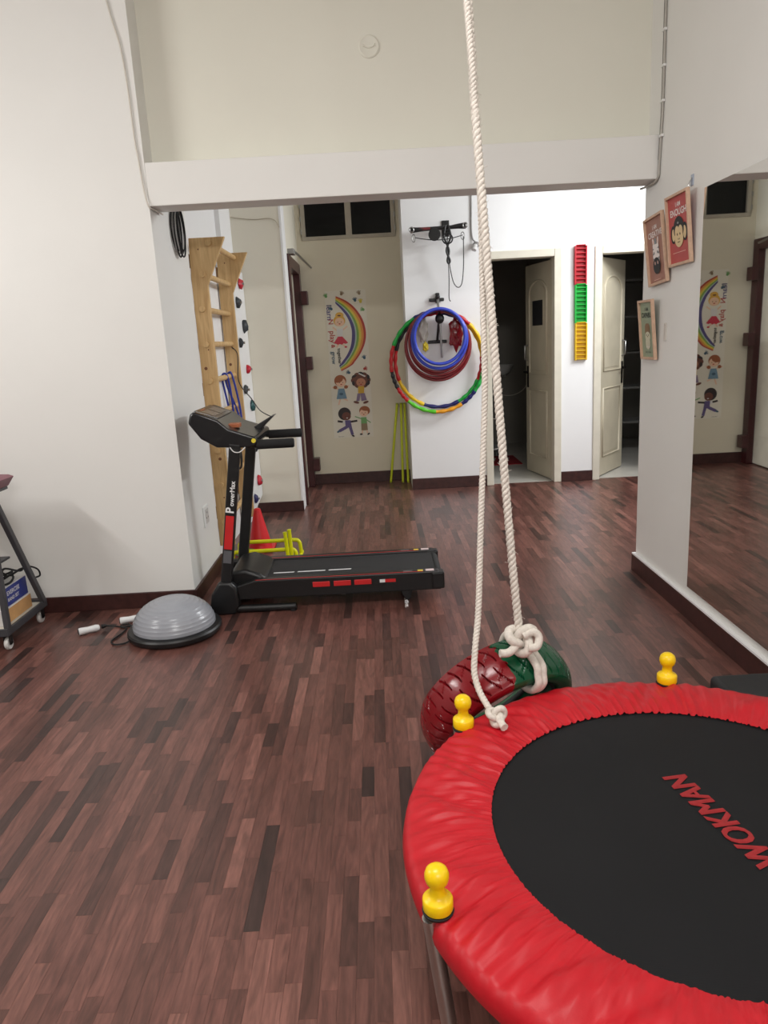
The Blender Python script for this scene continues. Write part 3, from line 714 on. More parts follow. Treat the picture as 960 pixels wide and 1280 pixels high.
MB().tube(spline([(-1.54, 3.742, .018), (-1.50, 3.76, .006), (-1.46, 3.74, .006), (-1.43, 3.72, .006), (-1.43, 3.65, .006), (-1.45, 3.55, .006), (-1.41, 3.50, .006), (-1.35, 3.53, .010), (-1.30, 3.60, .06), (-1.26, 3.60, .105), (-1.22, 3.575, .092), (-1.19, 3.56, .080), (-1.175, 3.535, .078), (-1.17, 3.50, .056), (-1.17, 3.48, .05)], 8), .0042, 8).build('cord', black_rubber, jr, smooth=60)
MB().tube(spline([(-1.385+.03, 3.85, .018), (-1.36, 3.80, .01), (-1.40, 3.76, .007), (-1.46, 3.745, .008), (-1.47, 3.77, .008), (-1.43, 3.77, .010), (-1.42, 3.74, .007)], 8), .0042, 8).build('cord', black_rubber, jr, smooth=60)

# ================================================================== MIRROR AND PICTURES ON THE RIGHT WALL
mir = thing('mirror', 'large frameless wall mirror on the right wall reflecting the far end of the room', 'mirror', (1.52, 1.7, .157))
mm = bpy.data.materials.new('mirror_silver'); mm.use_nodes = True
b_ = mm.node_tree.nodes['Principled BSDF']; b_.inputs['Metallic'].default_value = 1; b_.inputs['Roughness'].default_value = .015; b_.inputs['Base Color'].default_value = (.80, .80, .78, 1)
MX = lambda y: 1.512-.0072*(3.49-y)          # the sheet stands a little proud of the wall towards the camera
MB().prism([(MX(-.4), -.4), (MX(-.4)+.0015, -.4), (MX(3.49)+.0015, 3.49), (MX(3.49), 3.49)], 1.881, (0, 0, .157), (1, 0, 0), (0, 1, 0)).build('mirror_glass', mm, mir)
MB().prism([(MX(-.4)+.0016, -.4), (1.5198, -.4), (1.5198, 3.49), (MX(3.49)+.0016, 3.49)], 1.881, (0, 0, .157), (1, 0, 0), (0, 1, 0)).build('backing_board', mat('mirror_backing', (70, 72, 70), .6), mir)
for z in (.157, 2.03): MB().box((1.499, 2.2, z-.004), (1.5198, 2.24, z+.012)).build('clip', chrome, mir)

wood_frame = mat('light_wood_frame', (206, 172, 146), .5, var=.1, scale=40)
def picture(label, yc, zc, w, h, lean, roll, bg, draw):
    """frame hanging on the right wall, leaning out at the top; local x runs towards the camera, y up, z away from the wall"""
    ey = Vector((-lean, 0, h)).normalized(); ex = Vector((0, -1, 0))
    R = Matrix.Rotation(roll, 4, Vector((-1, 0, 0)))
    ex, ey = (R @ ex), (R @ ey); ez = ex.cross(ey)
    o = Vector((1.52, yc, zc)) - ex*(w/2) - ey*(h/2) + Vector((-.004-lean*.5-.004, 0, 0))
    M = plane_M(o, ex, ey)
    t = thing('picture_frame', label, 'picture', M, 'animal pictures on the right wall')
    f = .013; d = .018
    for a, b in (((0, 0, 0), (f, h, d)), ((w-f, 0, 0), (w, h, d)), ((f, 0, 0), (w-f, f, d)), ((f, h-f, 0), (w-f, h, d))):
        MB().box(a, b).build('frame_side', wood_frame, t, world=False, bevel=.0015)
    MB().box((f, f, .001), (w-f, h-f, .006)).build('print', mat('print_'+label[:12].replace(' ', '_'), bg, .45, var=.04), t, world=False)
    F = Flat(M @ Matrix.Translation((w/2, h/2, .006))); draw(F, w, h); F.build('artwork', t)
    return M
pblack = mat('print_black', (26, 24, 26), .5); pskin = mat('print_beige', (222, 196, 150), .5); pwhite = mat('print_white', (236, 226, 222), .5)
pcream = mat('print_cream', (206, 202, 176), .5); pgrey = mat('print_grey', (140, 140, 142), .5); pbrown = mat('print_brown', (132, 104, 72), .5); ppink = mat('print_pink', (226, 178, 162), .5); pdkgreen = mat('print_dark_green', (40, 52, 44), .5)
def monkey(F, w, h):
    F.text('I AM', 0, .105, .030, pwhite, bold=.0006, align='CENTER'); F.text('ENOUGH', 0, .066, .043, pwhite, bold=.001, align='CENTER', width=.185)
    for s in (-1, 1):
        F.ell(s*.068, -.018, .030, .042, pblack); F.ell(s*.066, -.02, .018, .029, pskin)
    F.ell(0, .005, .060, .055, pblack)
    F.ell(-.020, -.012, .026, .03, pskin); F.ell(.020, -.012, .026, .03, pskin); F.ell(0, -.04, .050, .042, pskin)
    for s in (-1, 1): F.ell(s*.016, -.022, .005, .006, pblack); F.ell(s*.007, -.044, .003, .004, pblack)
    F.line((-.015, -.058), (.015, -.058), .003, pblack); F.ell(0, .03, .010, .005, pgrey)
    F.line((-.075, -.105), (.075, -.105), .003, ppink)
def zebra(F, w, h):
    F.text('I AM', 0, .105, .030, pwhite, bold=.0006, align='CENTER'); F.text('CREATIVE', 0, .068, .040, pwhite, bold=.001, align='CENTER', width=.185)
    for s in (-1, 1): F.ell(s*.030, .042, .011, .022, pwhite, rot=-s*.35); F.ell(s*.030, .042, .005, .013, ppink, rot=-s*.35)
    F.ell(0, .036, .014, .026, pgrey); F.poly([(-.038, .03), (.038, .03), (.044, -.03), (.036, -.075), (-.036, -.075), (-.044, -.03)], pwhite)
    for s in (-1, 1):
        for k in range(3): F.poly([(s*.043, .015-.025*k), (s*.022, .008-.025*k), (s*.043, .002-.025*k)][::s], pgrey)
        F.ell(s*.024, -.012, .005, .007, pblack)
    F.ell(0, -.078, .047, .042, pblack)
    for s in (-1, 1): F.ell(s*.018, -.064, .006, .009, ppink)
    F.line((-.05, -.148), (.05, -.148), .003, ppink)
def capable(F, w, h):
    F.text('I AM', 0, .100, .026, pdkgreen, bold=.0006, align='CENTER'); F.text('CAPABLE', 0, .066, .036, pdkgreen, bold=.001, align='CENTER', width=.15)
    F.poly([(-.035, .02), (-.02, .034), (.02, .034), (.035, .02), (.038, -.02), (-.038, -.02)], pbrown)
    F.ell(0, -.036, .038, .026, pcream); F.ell(0, -.07, .034, .036, pcream); F.ell(0, -.036, .006, .004, pbrown)
    for s in (-1, 1): F.ell(s*.014, -.028, .004, .005, pdkgreen); F.ell(s*.016, -.092, .006, .005, pwhite)
    F.text('SMALL WORK', 0, -.124, .013, pdkgreen, align='CENTER')
picture('framed monkey print lettered I AM ENOUGH in white on red', 3.705, 1.895, .262, .330, .030, 0.015, (184, 76, 74), monkey)
picture('framed zebra print lettered I AM CREATIVE in white on brown', 3.985, 1.832, .252, .345, .034, .06, (164, 116, 100), zebra)
picture('small framed print lettered I AM CAPABLE on green', 4.085, 1.430, .208, .318, .028, 0.0, (148, 160, 134), capable)
hk = thing('adhesive_hook', 'small clear adhesive hook on the wall above the monkey print', 'hook', (1.52, 3.64, 2.09))
MB().box((1.516, 3.625, 2.075), (1.5199, 3.655, 2.125)).build('base_plate', mat('clear_plastic', (170, 180, 196), .2), hk, bevel=.004)
MB().tube(spline([(1.516, 3.64, 2.11), (1.505, 3.64, 2.09), (1.500, 3.64, 2.075), (1.504, 3.64, 2.066)], 5), .003, 8).build('prong', chrome, hk, smooth=50)
sw = thing('cover_plate', 'narrow off-white cover plate on the wall right of the green print', 'cover plate', (1.52, 3.90, 1.40))
MB().box((1.514, 3.885, 1.37), (1.5199, 3.915, 1.46)).build('plate', mat('plate_white', (206, 200, 192), .5), sw, bevel=.002)
MB().cyl((1.515, 3.90, 1.45), (1.5125, 3.90, 1.45), .003, n=8).build('screw', metal, sw)

# conduit up the right wall, cable on the left wall, round cover on the upper wall
cd = thing('conduit', 'thin clipped cable conduit climbing the right wall beside the beam', 'conduit', (1.51, 4.03, 2.15))
pipe = mat('grey_conduit', (176, 172, 164), .5)
MB().tube(spline([(1.512, 4.02, CZ), (1.512, 4.02, 2.6), (1.513, 4.03, 2.42), (1.513, 4.045, 2.25), (1.512, 4.05, 2.20), (1.508, 4.10, 2.178), (1.500, 4.20, 2.176), (1.49, 4.245, 2.176)], 6), .006, 8).build('pipe', pipe, cd, smooth=60)
MB().tube(spline([(1.512, 4.035, CZ), (1.512, 4.035, 2.6), (1.513, 4.045, 2.42), (1.513, 4.055, 2.28)], 6), .0035, 8).build('wire', mat('dark_grey_wire', (120, 116, 110), .6), cd, smooth=60)
for z in (3.05, 2.86, 2.70, 2.54, 2.38): MB().box((1.504, 4.008, z), (1.5195, 4.042, z+.012)).build('clip', white_plastic, cd, bevel=.002)
cl = tag(MB().tube(spline([(-1.26, 4.052, CZ), (-1.235, 4.052, 3.25), (-1.205, 4.052, 3.06), (-1.178, 4.052, 2.93), (-1.166, 4.052, 2.75), (-1.162, 4.052, 2.5), (-1.155, 4.052, 2.42), (-1.152, 4.052, 2.35), (-1.142, 4.05, 2.24), (-1.128, 4.052, 2.185), (-1.118, 4.12, 2.18), (-1.112, 4.24, 2.178)], 8), .0042, 8).build('cable', mat('white_cable', (214, 208, 198), .5), smooth=60, origin=(-1.15, 4.05, 2.2)), 'white cable sagging down the left wall to the beam end', 'cable')
cp = thing('round_cover', 'round white junction cover on the upper wall above the beam', 'cover plate', (.053, 4.22, 2.93))
Mz = plane_M((.053, 4.2195, 2.93), (1, 0, 0), (0, 0, 1))
MB().lathe([(0, 0), (.055, 0), (.055, .004), (.048, .008), (.044, .006), (0, .007)], 40, Mz).build('disc', upper_paint, cp, smooth=35)
MB().tube([Mz @ Vector((.030*cos(a), .012+.02*sin(a), .008)) for a in [pi*1.05+k*.95*pi/10 for k in range(11)]], .0035, 6).build('moulded_ridge', upper_paint, cp, smooth=60)
for sx in (-.03, .03): MB().sphere(Mz @ Vector((sx, 0, .008)), .004, 8).build('screw', upper_paint, cp)

# ================================================================== THINGS ON THE HOOP WALL
WY = 7.06
hb = thing('pulley_bar', 'black exercise bar with pulley wheel and dangling cords fixed high on the white pier', 'pulley bar', (.625, WY, 2.39))
bk = black_plastic
MB().tube([(.375, 6.93, 2.395), (.42, 6.93, 2.396), (.50, 6.93, 2.398), (.74, 6.93, 2.403), (.80, 6.93, 2.408), (.868, 6.93, 2.410)], [.028, .022, .017, .017, .022, .028], 12).build('bar', bk, hb, smooth=50)
for x, z in ((.382, 2.395), (.862, 2.410)): MB().tube([(x+.020*cos(a), 6.905, z+.020*sin(a)) for a in [2*pi*k/16 for k in range(16)]], .007, 6, closed=True).build('end_ring', metal, hb, smooth=60)
MB().cyl((.70, 6.92, 2.41), (.70, WY, 2.41), .022).build('wall_arm', bk, hb, smooth=40)
MB().box((.665, WY-.012, 2.34), (.735, WY-.0005, 2.48)).build('wall_plate', bk, hb, bevel=.004)
MB().lathe([(0, -.012), (.050, -.012), (.054, -.008), (.046, 0), (.054, .008), (.050, .012), (0, .012)], 28, Matrix.Translation((.585, 6.90, 2.345)) @ Matrix.Rotation(pi/2, 4, 'X')).build('pulley_wheel', bk, hb, smooth=35)
MB().box((.45, 6.913, 2.39), (.55, 6.945, 2.41)).build('red_label', mat('dull_red_label', (120, 40, 44), .5), hb)
cordm = mat('grey_cord', (48, 46, 46), .6)
MB().tube(spline([(.845, 6.92, 2.32), (.845, 6.93, 2.20), (.842, 6.95, 2.05), (.825, 6.96, 1.92), (.79, 6.96, 1.885), (.75, 6.96, 1.93), (.722, 6.95, 2.05), (.712, 6.94, 2.15)], 8), .0045, 6).build('cord', cordm, hb, smooth=60)
MB().tube(spline([(.705, 6.93, 2.38), (.70, 6.92, 2.25), (.705, 6.93, 2.10), (.708, 6.95, 1.95), (.704, 6.96, 1.80), (.715, 6.95, 1.765)], 8), .0045, 6).build('cord', cordm, hb, smooth=60)
MB().tube(spline([(.41, 6.92, 2.33), (.48, 6.92, 2.315), (.60, 6.92, 2.30), (.72, 6.92, 2.305), (.84, 6.92, 2.33)], 8), .0045, 6).build('cord', cordm, hb, smooth=60)
for dx in (-.012, .012):
    MB().tube(spline([(.70+dx, 6.915, 2.42), (.70+2.5*dx, 6.905, 2.33), (.70+dx, 6.905, 2.27), (.70-dx, 6.905, 2.20), (.705+dx, 6.905, 2.12), (.706, 6.91, 2.09)], 8), .009, 8).build('strap_end', bk, hb, smooth=60)
MB().tube(spline([(.67, 6.90, 2.34), (.655, 6.90, 2.30), (.68, 6.90, 2.265), (.73, 6.90, 2.27), (.745, 6.90, 2.31), (.715, 6.90, 2.345)], 6, closed=True), .007, 6, closed=True).build('strap_loop', bk, hb, smooth=60)
for x, z in ((.40, 2.325), (.84, 2.325)):
    MB().tube([(x+.016*cos(a), 6.925, z+.032*sin(a)) for a in [2*pi*k/16 for k in range(16)]], .0045, 6, closed=True).build('carabiner', metal, hb, smooth=60)

br = thing('hoop_bracket', 'black and silver wall bracket rod that the hula hoops hang on', 'bracket', (.60, WY, 1.60))
MB().box((.525, WY-.03, 1.775), (.665, WY-.012, 1.805)).build('wing_plate', bk, br, bevel=.008, seg=3)
MB().box((.585, WY-.04, 1.76), (.622, WY-.0005, 1.85)).build('upper_mount', bk, br, bevel=.006)
MB().sphere((.603, WY-.05, 1.815), .022, 14).build('screw_knob', bk, br, smooth=60)
MB().cyl((.603, WY-.045, 1.79), (.603, WY-.20, 1.62), .012).build('rod', metal, br, smooth=40)
MB().cyl((.603, WY-.19, 1.63), (.616, WY-.15, 1.265), .010).build('rod', metal, br, smooth=40)
MB().sphere((.603, WY-.19, 1.615), .042, 16, sc=(1, .8, 1.1)).build('clamp', bk, br, smooth=60)
MB().cyl((.597, WY-.15, 1.58), (.588, WY-.03, 1.42), .012).build('lower_arm', bk, br, smooth=40)
MB().box((.50, WY-.025, 1.395), (.68, WY-.0005, 1.425)).build('wing_plate', bk, br, bevel=.008, seg=3)

def ring_pts(c, R, y, n=96, sz=1.0, tilt=0.0, a0=0, a1=2*pi, wob=0.0, wn=0):
    out = []
    for k in range(n):
        a = a0+(a1-a0)*k/(n if abs(a1-a0) > 6.28 else n-1)
        out.append(Vector((c[0]+R*cos(a), y+tilt*sin(a), c[1]+R*sz*sin(a))))
    return out
COLS = {'red': mat('hoop_red', (190, 20, 28), .35), 'yellow': mat('hoop_yellow', (240, 196, 20), .35), 'green': mat('hoop_green', (16, 160, 60), .35), 'navy': mat('hoop_navy', (20, 24, 96), .35), 'lime': mat('hoop_lime', (90, 200, 40), .35), 'amber': mat('hoop_amber', (236, 160, 30), .35), 'black': mat('hoop_black', (22, 22, 26), .4)}
def seg_hoop(label, c, R, y, sz, order, tilt):
    t = thing('hula_hoop', label, 'hula hoop', (c[0], y, c[1]-R*sz), 'hula hoops on the wall bracket')
    a = 0
    tot = sum(w for _, w in order)
    for col, w in order:
        d = 2*pi*w/tot; n = 26
        pts = ring_pts(c, R, y, n, sz, tilt, radians(90)-a, radians(90)-a-d)
        rs = [0.0180+.0030*sin(k/(n-1)*pi*6) for k in range(n)]
        MB().tube(pts, rs, 10).build('segment', COLS[col], t, smooth=60); a += d
seg_hoop('largest multi-coloured segmented hula hoop, outermost on the bracket, wavy red green yellow', (.578, 1.222), .436, 6.962, 1.06, (('red', 1.1), ('yellow', .9), ('red', .3), ('green', .9), ('navy', .55), ('amber', .85), ('lime', .95), ('red', .5), ('black', .5), ('red', .75), ('green', 1.0), ('navy', .7)), -.02)
seg_hoop('second multi-coloured hula hoop just inside the largest one, with black and navy segments', (.590, 1.235), .408, 6.998, 1.06, (('navy', 1), ('yellow', 1.1), ('red', .7), ('green', .9), ('navy', 1.15), ('yellow', 1.1), ('red', .9), ('black', 1.0), ('red', .8)), -.02)
dred = mat('hoop_dark_red', (122, 14, 26), .3, spec=.6); bluem = mat('hoop_blue', (52, 72, 190), .3)
LB = ['dark red hula hoop hanging lowest in the red bundle', 'dark red hula hoop second lowest in the red bundle', 'dark red hula hoop in the middle of the red bundle', 'dark red hula hoop nearest behind the blue hoops']
for k, (dx, R, y) in enumerate(((.0, .300, 6.925), (-.008, .288, 6.902), (.010, .275, 6.880), (-.004, .262, 6.860))):
    tag(MB().tube(ring_pts((.590+dx-.006, 1.690-R*1.05), R, y, 96, 1.05), .0135, 8, closed=True).build('hula_hoop', dred, smooth=60, origin=(.59, y, 1.662-2*R*1.05)), LB[k], 'hula hoop', 'hula hoops on the wall bracket')
for k, (R, y, l) in enumerate(((.250, 6.832, 'larger blue hula hoop on the bracket'), (.230, 6.800, 'front blue hula hoop, smallest and nearest on the bracket'))):
    tag(MB().tube(ring_pts((.592, 1.700-R*1.06), R, y, 96, 1.06), .0155, 10, closed=True).build('hula_hoop', bluem, smooth=60, origin=(.59, y, 1.672-2*R*1.06)), l, 'hula hoop', 'hula hoops on the wall bracket')
def crumple(name, label, cat, c, size, m, seed):
    rng = random.Random(seed); bm = bmesh.new(); bmesh.ops.create_icosphere(bm, subdivisions=3, radius=1)
    for v in bm.verts:
        k = 1+.28*sin(5*v.co.x+seed)*cos(6*v.co.z)+rng.uniform(-.08, .08)
        v.co = Vector((v.co.x*size[0]*k, v.co.y*size[1]*k, v.co.z*size[2]*k))+Vector(c)
    q = MB(); q.add([v.co.copy() for v in bm.verts], [tuple(x.index for x in f.verts) for f in bm.faces]); bm.free()
    return tag(q.build(name, m, smooth=25, origin=(c[0], c[1], c[2]-size[2])), label, cat)
crumple('plastic_bag', 'crumpled dark red plastic bag hanging inside the blue hoops on the right', 'bag', (.760, 6.990, 1.475), (.060, .024, .135), mat('red_plastic_film', (150, 18, 34), .25, spec=.7), 2)
crumple('plastic_bag', 'clear plastic bag with yellow showing, inside the blue hoops on the left', 'bag', (.455, 6.985, 1.52), (.05, .025, .12), mat('clear_plastic_film', (196, 190, 178), .2, spec=.7), 5)
crumple('plastic_bag', 'small yellow packet tucked inside the left of the blue hoops', 'packet', (.47, 6.95, 1.37), (.026, .014, .040), mat('yellow_packet', (214, 190, 40), .35), 8)

so = thing('dangling_socket', 'grey cable hanging down the white pier with a plug socket at its end', 'socket', (.945, WY, 2.23))
MB().tube(spline([(.942, WY-.008, CZB), (.940, WY-.008, 2.62), (.936, WY-.008, 2.40), (.945, WY-.012, 2.31), (.965, WY-.03, 2.28)], 6), .007, 8).build('cable', mat('grey_cable', (150, 148, 146), .5), so, smooth=60)
MB().sphere((.972, WY-.035, 2.255), .030, 14, sc=(1, .8, .9)).build('socket_body', mat('socket_grey', (120, 118, 116), .35), so, smooth=60)
MB().cyl((.965, WY-.05, 2.25), (.945, WY-.07, 2.205), .020, .024, 12).build('plug_shell', mat('socket_pale', (200, 198, 196), .3), so, smooth=40)

# colour racks between the two doors
def rack(col, label, x0, z0, z1, m):
    t = thing('plastic_rack', label, 'plastic rack', (x0+.055, WY, z0), 'slatted plastic racks between the doors')
    w = .113; d = .040; n = 9
    MB().box((x0, WY-.006, z0), (x0+w, WY-.0005, z1)).build('back_plate', m, t)
    for xx in (x0, x0+w-.012): MB().box((xx, WY-d, z0), (xx+.012, WY-.006, z1)).build('side_wall', m, t, bevel=.002)
    h = (z1-z0)/n
    for k in range(n+1):
        zz = min(z0+k*h, z1-.006)
        MB().prism([(0, 0), (-(d-.008), .010), (-(d-.008), .016), (0, .006)], w-.026, (x0+.013, WY-.006, zz), (0, 1, 0), (0, 0, 1)).build('slat', m, t)
    return t
rack('red', 'red slatted plastic rack, top of the column between the doors', 1.877, 1.856, 2.197, mat('rack_red', (186, 20, 40), .35))
rack('green', 'green slatted plastic rack, middle of the column between the doors', 1.882, 1.512, 1.853, mat('rack_green', (10, 176, 62), .35))
rack('yellow', 'yellow slatted plastic rack, bottom of the column between the doors', 1.886, 1.168, 1.509, mat('rack_yellow', (226, 184, 20), .35))

# lime poles leaning in the corner
lime = mat('lime_pole_plastic', (196, 206, 20), .4, var=.04)
for (x0, y0), (x1, z1), l in (((.09, 7.50), (.195, .80), 'lime agility pole leaning at the widest angle, leftmost of three'), ((.215, 7.47), (.235, .80), 'middle lime agility pole leaning in the corner'), ((.270, 7.45), (.270, .80), 'lime agility pole nearest the white pier corner')):
    t = thing('agility_pole', l, 'pole', (x0, y0, 0), 'lime poles in the corner')
    MB().cyl((x0, y0, .006), (x1, 7.585, z1), .0125, n=12).build('shaft', lime, t, smooth=40)
    MB().cyl((x1, 7.585, z1-.002), (x1+.0005, 7.586, z1+.012), .0140, n=12).build('end_cap', mat('lime_cap', (150, 160, 16), .4), t, smooth=40)
    MB().cyl((x0, y0, 0), (x0, y0+.001, .014), .0140, n=12).build('foot_cap', mat('lime_cap', (150, 160, 16), .4), t, smooth=40)

# ================================================================== POSTER OF PLAYING CHILDREN
PM = plane_M((-.475, 7.5985, .48), (1, 0, 0), (0, 0, 1))
po = thing('poster', 'tall pale poster with rainbow arc, playing children and playful lettering on the far wall', 'poster', (-.27, 7.599, .48))
sheet = MB().box((0, 0, -.001), (.41, 1.478, .0006), M=PM).build('sheet', mat('poster_sheet', (222, 216, 200), .5, var=.015), po)
pc = {k: mat('poster_'+k, v, .5, var=.04) for k, v in dict(red=(172, 52, 40), orange=(214, 140, 62), yellow=(210, 190, 70), green=(120, 160, 70), pale=(170, 186, 176), purple=(76, 66, 120), skin=(230, 190, 160), brown=(104, 58, 44), dark=(40, 30, 30), blond=(216, 166, 66), ginger=(150, 84, 46), white=(214, 212, 208), pink=(196, 50, 70), blue=(110, 140, 160), jeans=(92, 80, 124), lilac=(130, 112, 140), gold=(206, 164, 48), khaki=(140, 120, 92), leaf=(110, 160, 96), teal=(60, 90, 110), tan=(190, 130, 100)).items()}
outer = [(.109, 1.424), (.212, 1.374), (.296, 1.3), (.364, 1.19), (.391, 1.066), (.376, .956), (.325, .853), (.263, .775), (.225, .737), (.119, .685)]
inner = [(.101, 1.356), (.163, 1.286), (.214, 1.21), (.246, 1.111), (.247, 1.024), (.228, .926), (.184, .842), (.142, .79), (.122, .765), (.100, .742)]
so_, si_ = spline([(x, y, 0) for x, y in outer], 4), spline([(x, y, 0) for x, y in inner], 4)
F = Flat(PM)
bands = ['red', 'orange', 'yellow', 'green', 'pale', 'purple']; edge = [0, .16, .33, .50, .66, .76, 1.0]
for b in range(6):
    F.z += F.step; mi = F.mi(pc[bands[b]]); n = len(so_)
    A = [so_[i].lerp(si_[i], edge[b]) for i in range(n)]; B = [so_[i].lerp(si_[i], edge[b+1]) for i in range(n)]
    F.mb.add([(p.x, p.y, F.z) for p in A+B], [(i, i+1, n+i+1, n+i) for i in range(n-1)], mi, PM)
F.build('rainbow', sheet)
def face(F, x, y, s, dark=False):
    for d in (-1, 1): F.ell(x+d*.016*s, y, .0035*s, .0045*s, pc['dark'])
    F.ell(x, y-.016*s, .009*s, .005*s, pc['white'] if dark else pc['red'])
# ballerina
F = Flat(PM); F.z = .0024
F.line((.10, 1.09), (.060, 1.125), .014, pc['skin']); F.line((.155, 1.09), (.208, 1.128), .014, pc['skin'])
F.line((.115, .96), (.085, .925), .014, pc['skin']); F.line((.14, .96), (.175, .93), .014, pc['skin']); F.ell(.18, .925, .014, .009, pc['pink'])
F.ell(.135, 1.238, .042, .030, pc['blond']); F.ell(.13, 1.185, .060, .055, pc['blond']); F.ell(.131, 1.172, .048, .042, pc['skin']); F.ell(.131, 1.235, .018, .007, pc['brown']); face(F, .131, 1.172, 1.1)
F.poly([(.095, 1.105), (.165, 1.105), (.150, 1.02), (.105, 1.02)], pc['white']); F.poly([(.105, 1.03), (.150, 1.03), (.205, .965), (.18, .955), (.16, .962), (.14, .948), (.12, .958), (.10, .950), (.08, .962), (.058, .965)], pc['pink'])
F.build('child_figure', sheet)
# red-haired girl in a blue dress
F.z = .0024
F.line((.095, .50), (.012, .527), .012, pc['skin']); F.line((.12, .50), (.184, .538), .012, pc['skin']); F.line((.09, .41), (.068, .345), .014, pc['skin']); F.line((.115, .41), (.165, .385), .014, pc['skin'])
for d in (-1, 1): F.ell(.100+d*.055, .525, .020, .018, pc['ginger'])
F.ell(.100, .590, .062, .058, pc['ginger']); F.ell(.104, .572, .050, .045, pc['skin']); F.ell(.085, .600, .045, .028, pc['ginger'], rot=.3); face(F, .108, .570, 1.1)
F.poly([(.075, .510), (.135, .510), (.158, .405), (.05, .405)], pc['blue']); F.ell(.102, .455, .02, .014, pc['teal'])
F.build('child_figure', sheet)
# curly-haired girl in yellow
F.z = .0024
for k in range(12): F.ell(.311+.068*cos(k*pi/6), .585+.055*sin(k*pi/6), .034, .030, pc['dark'] if k % 2 else pc['brown'], n=12)
F.ell(.311, .585, .07, .055, pc['brown']); F.poly([(.285, .652), (.30, .657), (.365, .625), (.352, .615)], pc['white'])
F.line((.275, .51), (.262, .545), .016, pc['brown']); F.line((.335, .51), (.352, .545), .016, pc['brown'])
F.ell(.311, .562, .048, .044, pc['tan']); face(F, .311, .560, 1.1)
F.poly([(.278, .522), (.342, .522), (.335, .44), (.276, .44)], pc['gold']); F.poly([(.268, .452), (.300, .452), (.285, .375), (.252, .375)], pc['lilac']); F.poly([(.300, .452), (.342, .452), (.362, .380), (.305, .372)], pc['lilac'])
F.ell(.252, .362, .030, .012, pc['brown'], rot=-.3); F.ell(.350, .358, .030, .012, pc['brown'], rot=.3)
F.build('child_figure', sheet)
# boy in purple dungarees
F.z = .0024
F.ell(.122, .250, .066, .066, pc['dark']); F.ell(.140, .225, .046, .042, pc['brown']); face(F, .146, .222, 1.0, True)
F.line((.115, .165), (.045, .178), .020, pc['dark']); F.line((.18, .165), (.25, .172), .020, pc['dark'])
F.poly([(.122, .182), (.178, .182), (.190, .105), (.125, .105)], pc['jeans']); F.line((.140, .115), (.058, .075), .030, pc['jeans']); F.line((.172, .112), (.192, .03), .030, pc['jeans'])
F.ell(.048, .070, .018, .010, pc['teal'], rot=.5); F.ell(.198, .018, .016, .009, pc['dark'], rot=-.5); F.ell(.110, .165, .012, .016, pc['white'])
F.build('child_figure', sheet)
# boy in green shirt
F.z = .0024
F.line((.305, .185), (.228, .217), .010, pc['leaf']); F.line((.335, .185), (.388, .145), .010, pc['leaf'])
F.ell(.331, .272, .056, .048, pc['ginger']); F.ell(.322, .250, .043, .038, pc['skin']); F.ell(.335, .292, .048, .022, pc['ginger'], rot=-.2); face(F, .320, .250, 1.0)
F.poly([(.290, .205), (.346, .205), (.350, .130), (.288, .130)], pc['leaf']); F.poly([(.288, .140), (.350, .140), (.354, .068), (.286, .068)], pc['khaki'])
F.line((.30, .07), (.290, .035), .012, pc['skin']); F.line((.340, .07), (.352, .04), .012, pc['skin']); F.ell(.283, .030, .016, .008, pc['dark']); F.ell(.360, .030, .016, .008, pc['dark'], rot=.6)
F.build('child_figure', sheet)
# coloured hand prints and lettering running down the left side
for hx, hy, c, r in ((.300, 1.375, 'teal', .2), (.376, 1.281, 'leaf', 1.2), (.012, 1.427, 'leaf', .4), (.167, 1.442, 'khaki', -.5), (.057, 1.303, 'teal', .9), (.361, .807, 'teal', .3), (.357, .698, 'red', -1.3), (.195, .666, 'teal', 1.0), (.345, 1.44, 'khaki', 0.4), (.355, 1.36, 'yellow', .1)):
    G = Flat(PM); G.z = .0024; G.ell(hx, hy, .014, .015, pc[c], n=10, rot=r)
    for k in range(5):
        a = r+pi/2+(k-2)*.45; G.line((hx+.010*cos(a), hy+.010*sin(a)), (hx+.030*cos(a), hy+.030*sin(a)), .006, pc[c])
    G.build('handprint', sheet)
G = Flat(PM); G.z = .0024
for t, x, y, s, c in (('learn', .010, 1.345, .075, 'purple'), ('N', .020, 1.205, .07, 'red'), ('play', .026, 1.09, .075, 'red'), ('&', .034, .955, .055, 'red'), ('grow', .030, .885, .06, 'teal'), ('together', .095, .915, .045, 'dark')):
    G.text(t, x, y, s, pc[c], bold=.001, rot=-pi/2)
G.text('kids room', .045, .012, .014, pc['dark'])
G.build('lettering', sheet)

# ================================================================== WALL BARS, CLIMBING PANEL, COIL, SOCKET
def pine_mat():
    m = bpy.data.materials.new('pine_wood'); m.use_nodes = True; nt = m.node_tree; b = nt.nodes['Principled BSDF']; L = nt.links.new
    tc = nt.nodes.new('ShaderNodeTexCoord'); mp = nt.nodes.new('ShaderNodeMapping'); mp.inputs['Scale'].default_value = (9, 9, .8); L(tc.outputs['Object'], mp.inputs[0])
    w = nt.nodes.new('ShaderNodeTexNoise'); w.inputs['Scale'].default_value = 4; w.inputs['Distortion'].default_value = 1.2; w.inputs['Detail'].default_value = 5; L(mp.outputs[0], w.inputs['Vector'])
    r = nt.nodes.new('ShaderNodeValToRGB'); r.color_ramp.elements[0].position = .3; r.color_ramp.elements[1].position = .7
    r.color_ramp.elements[0].color = rgb(188, 150, 98); r.color_ramp.elements[1].color = rgb(216, 182, 130); L(w.outputs['Fac'], r.inputs['Fac']); L(r.outputs['Color'], b.inputs['Base Color'])
    b.inputs['Roughness'].default_value = .48
    return m
pine = pine_mat(); knot = mat('pine_knot', (112, 66, 34), .5)
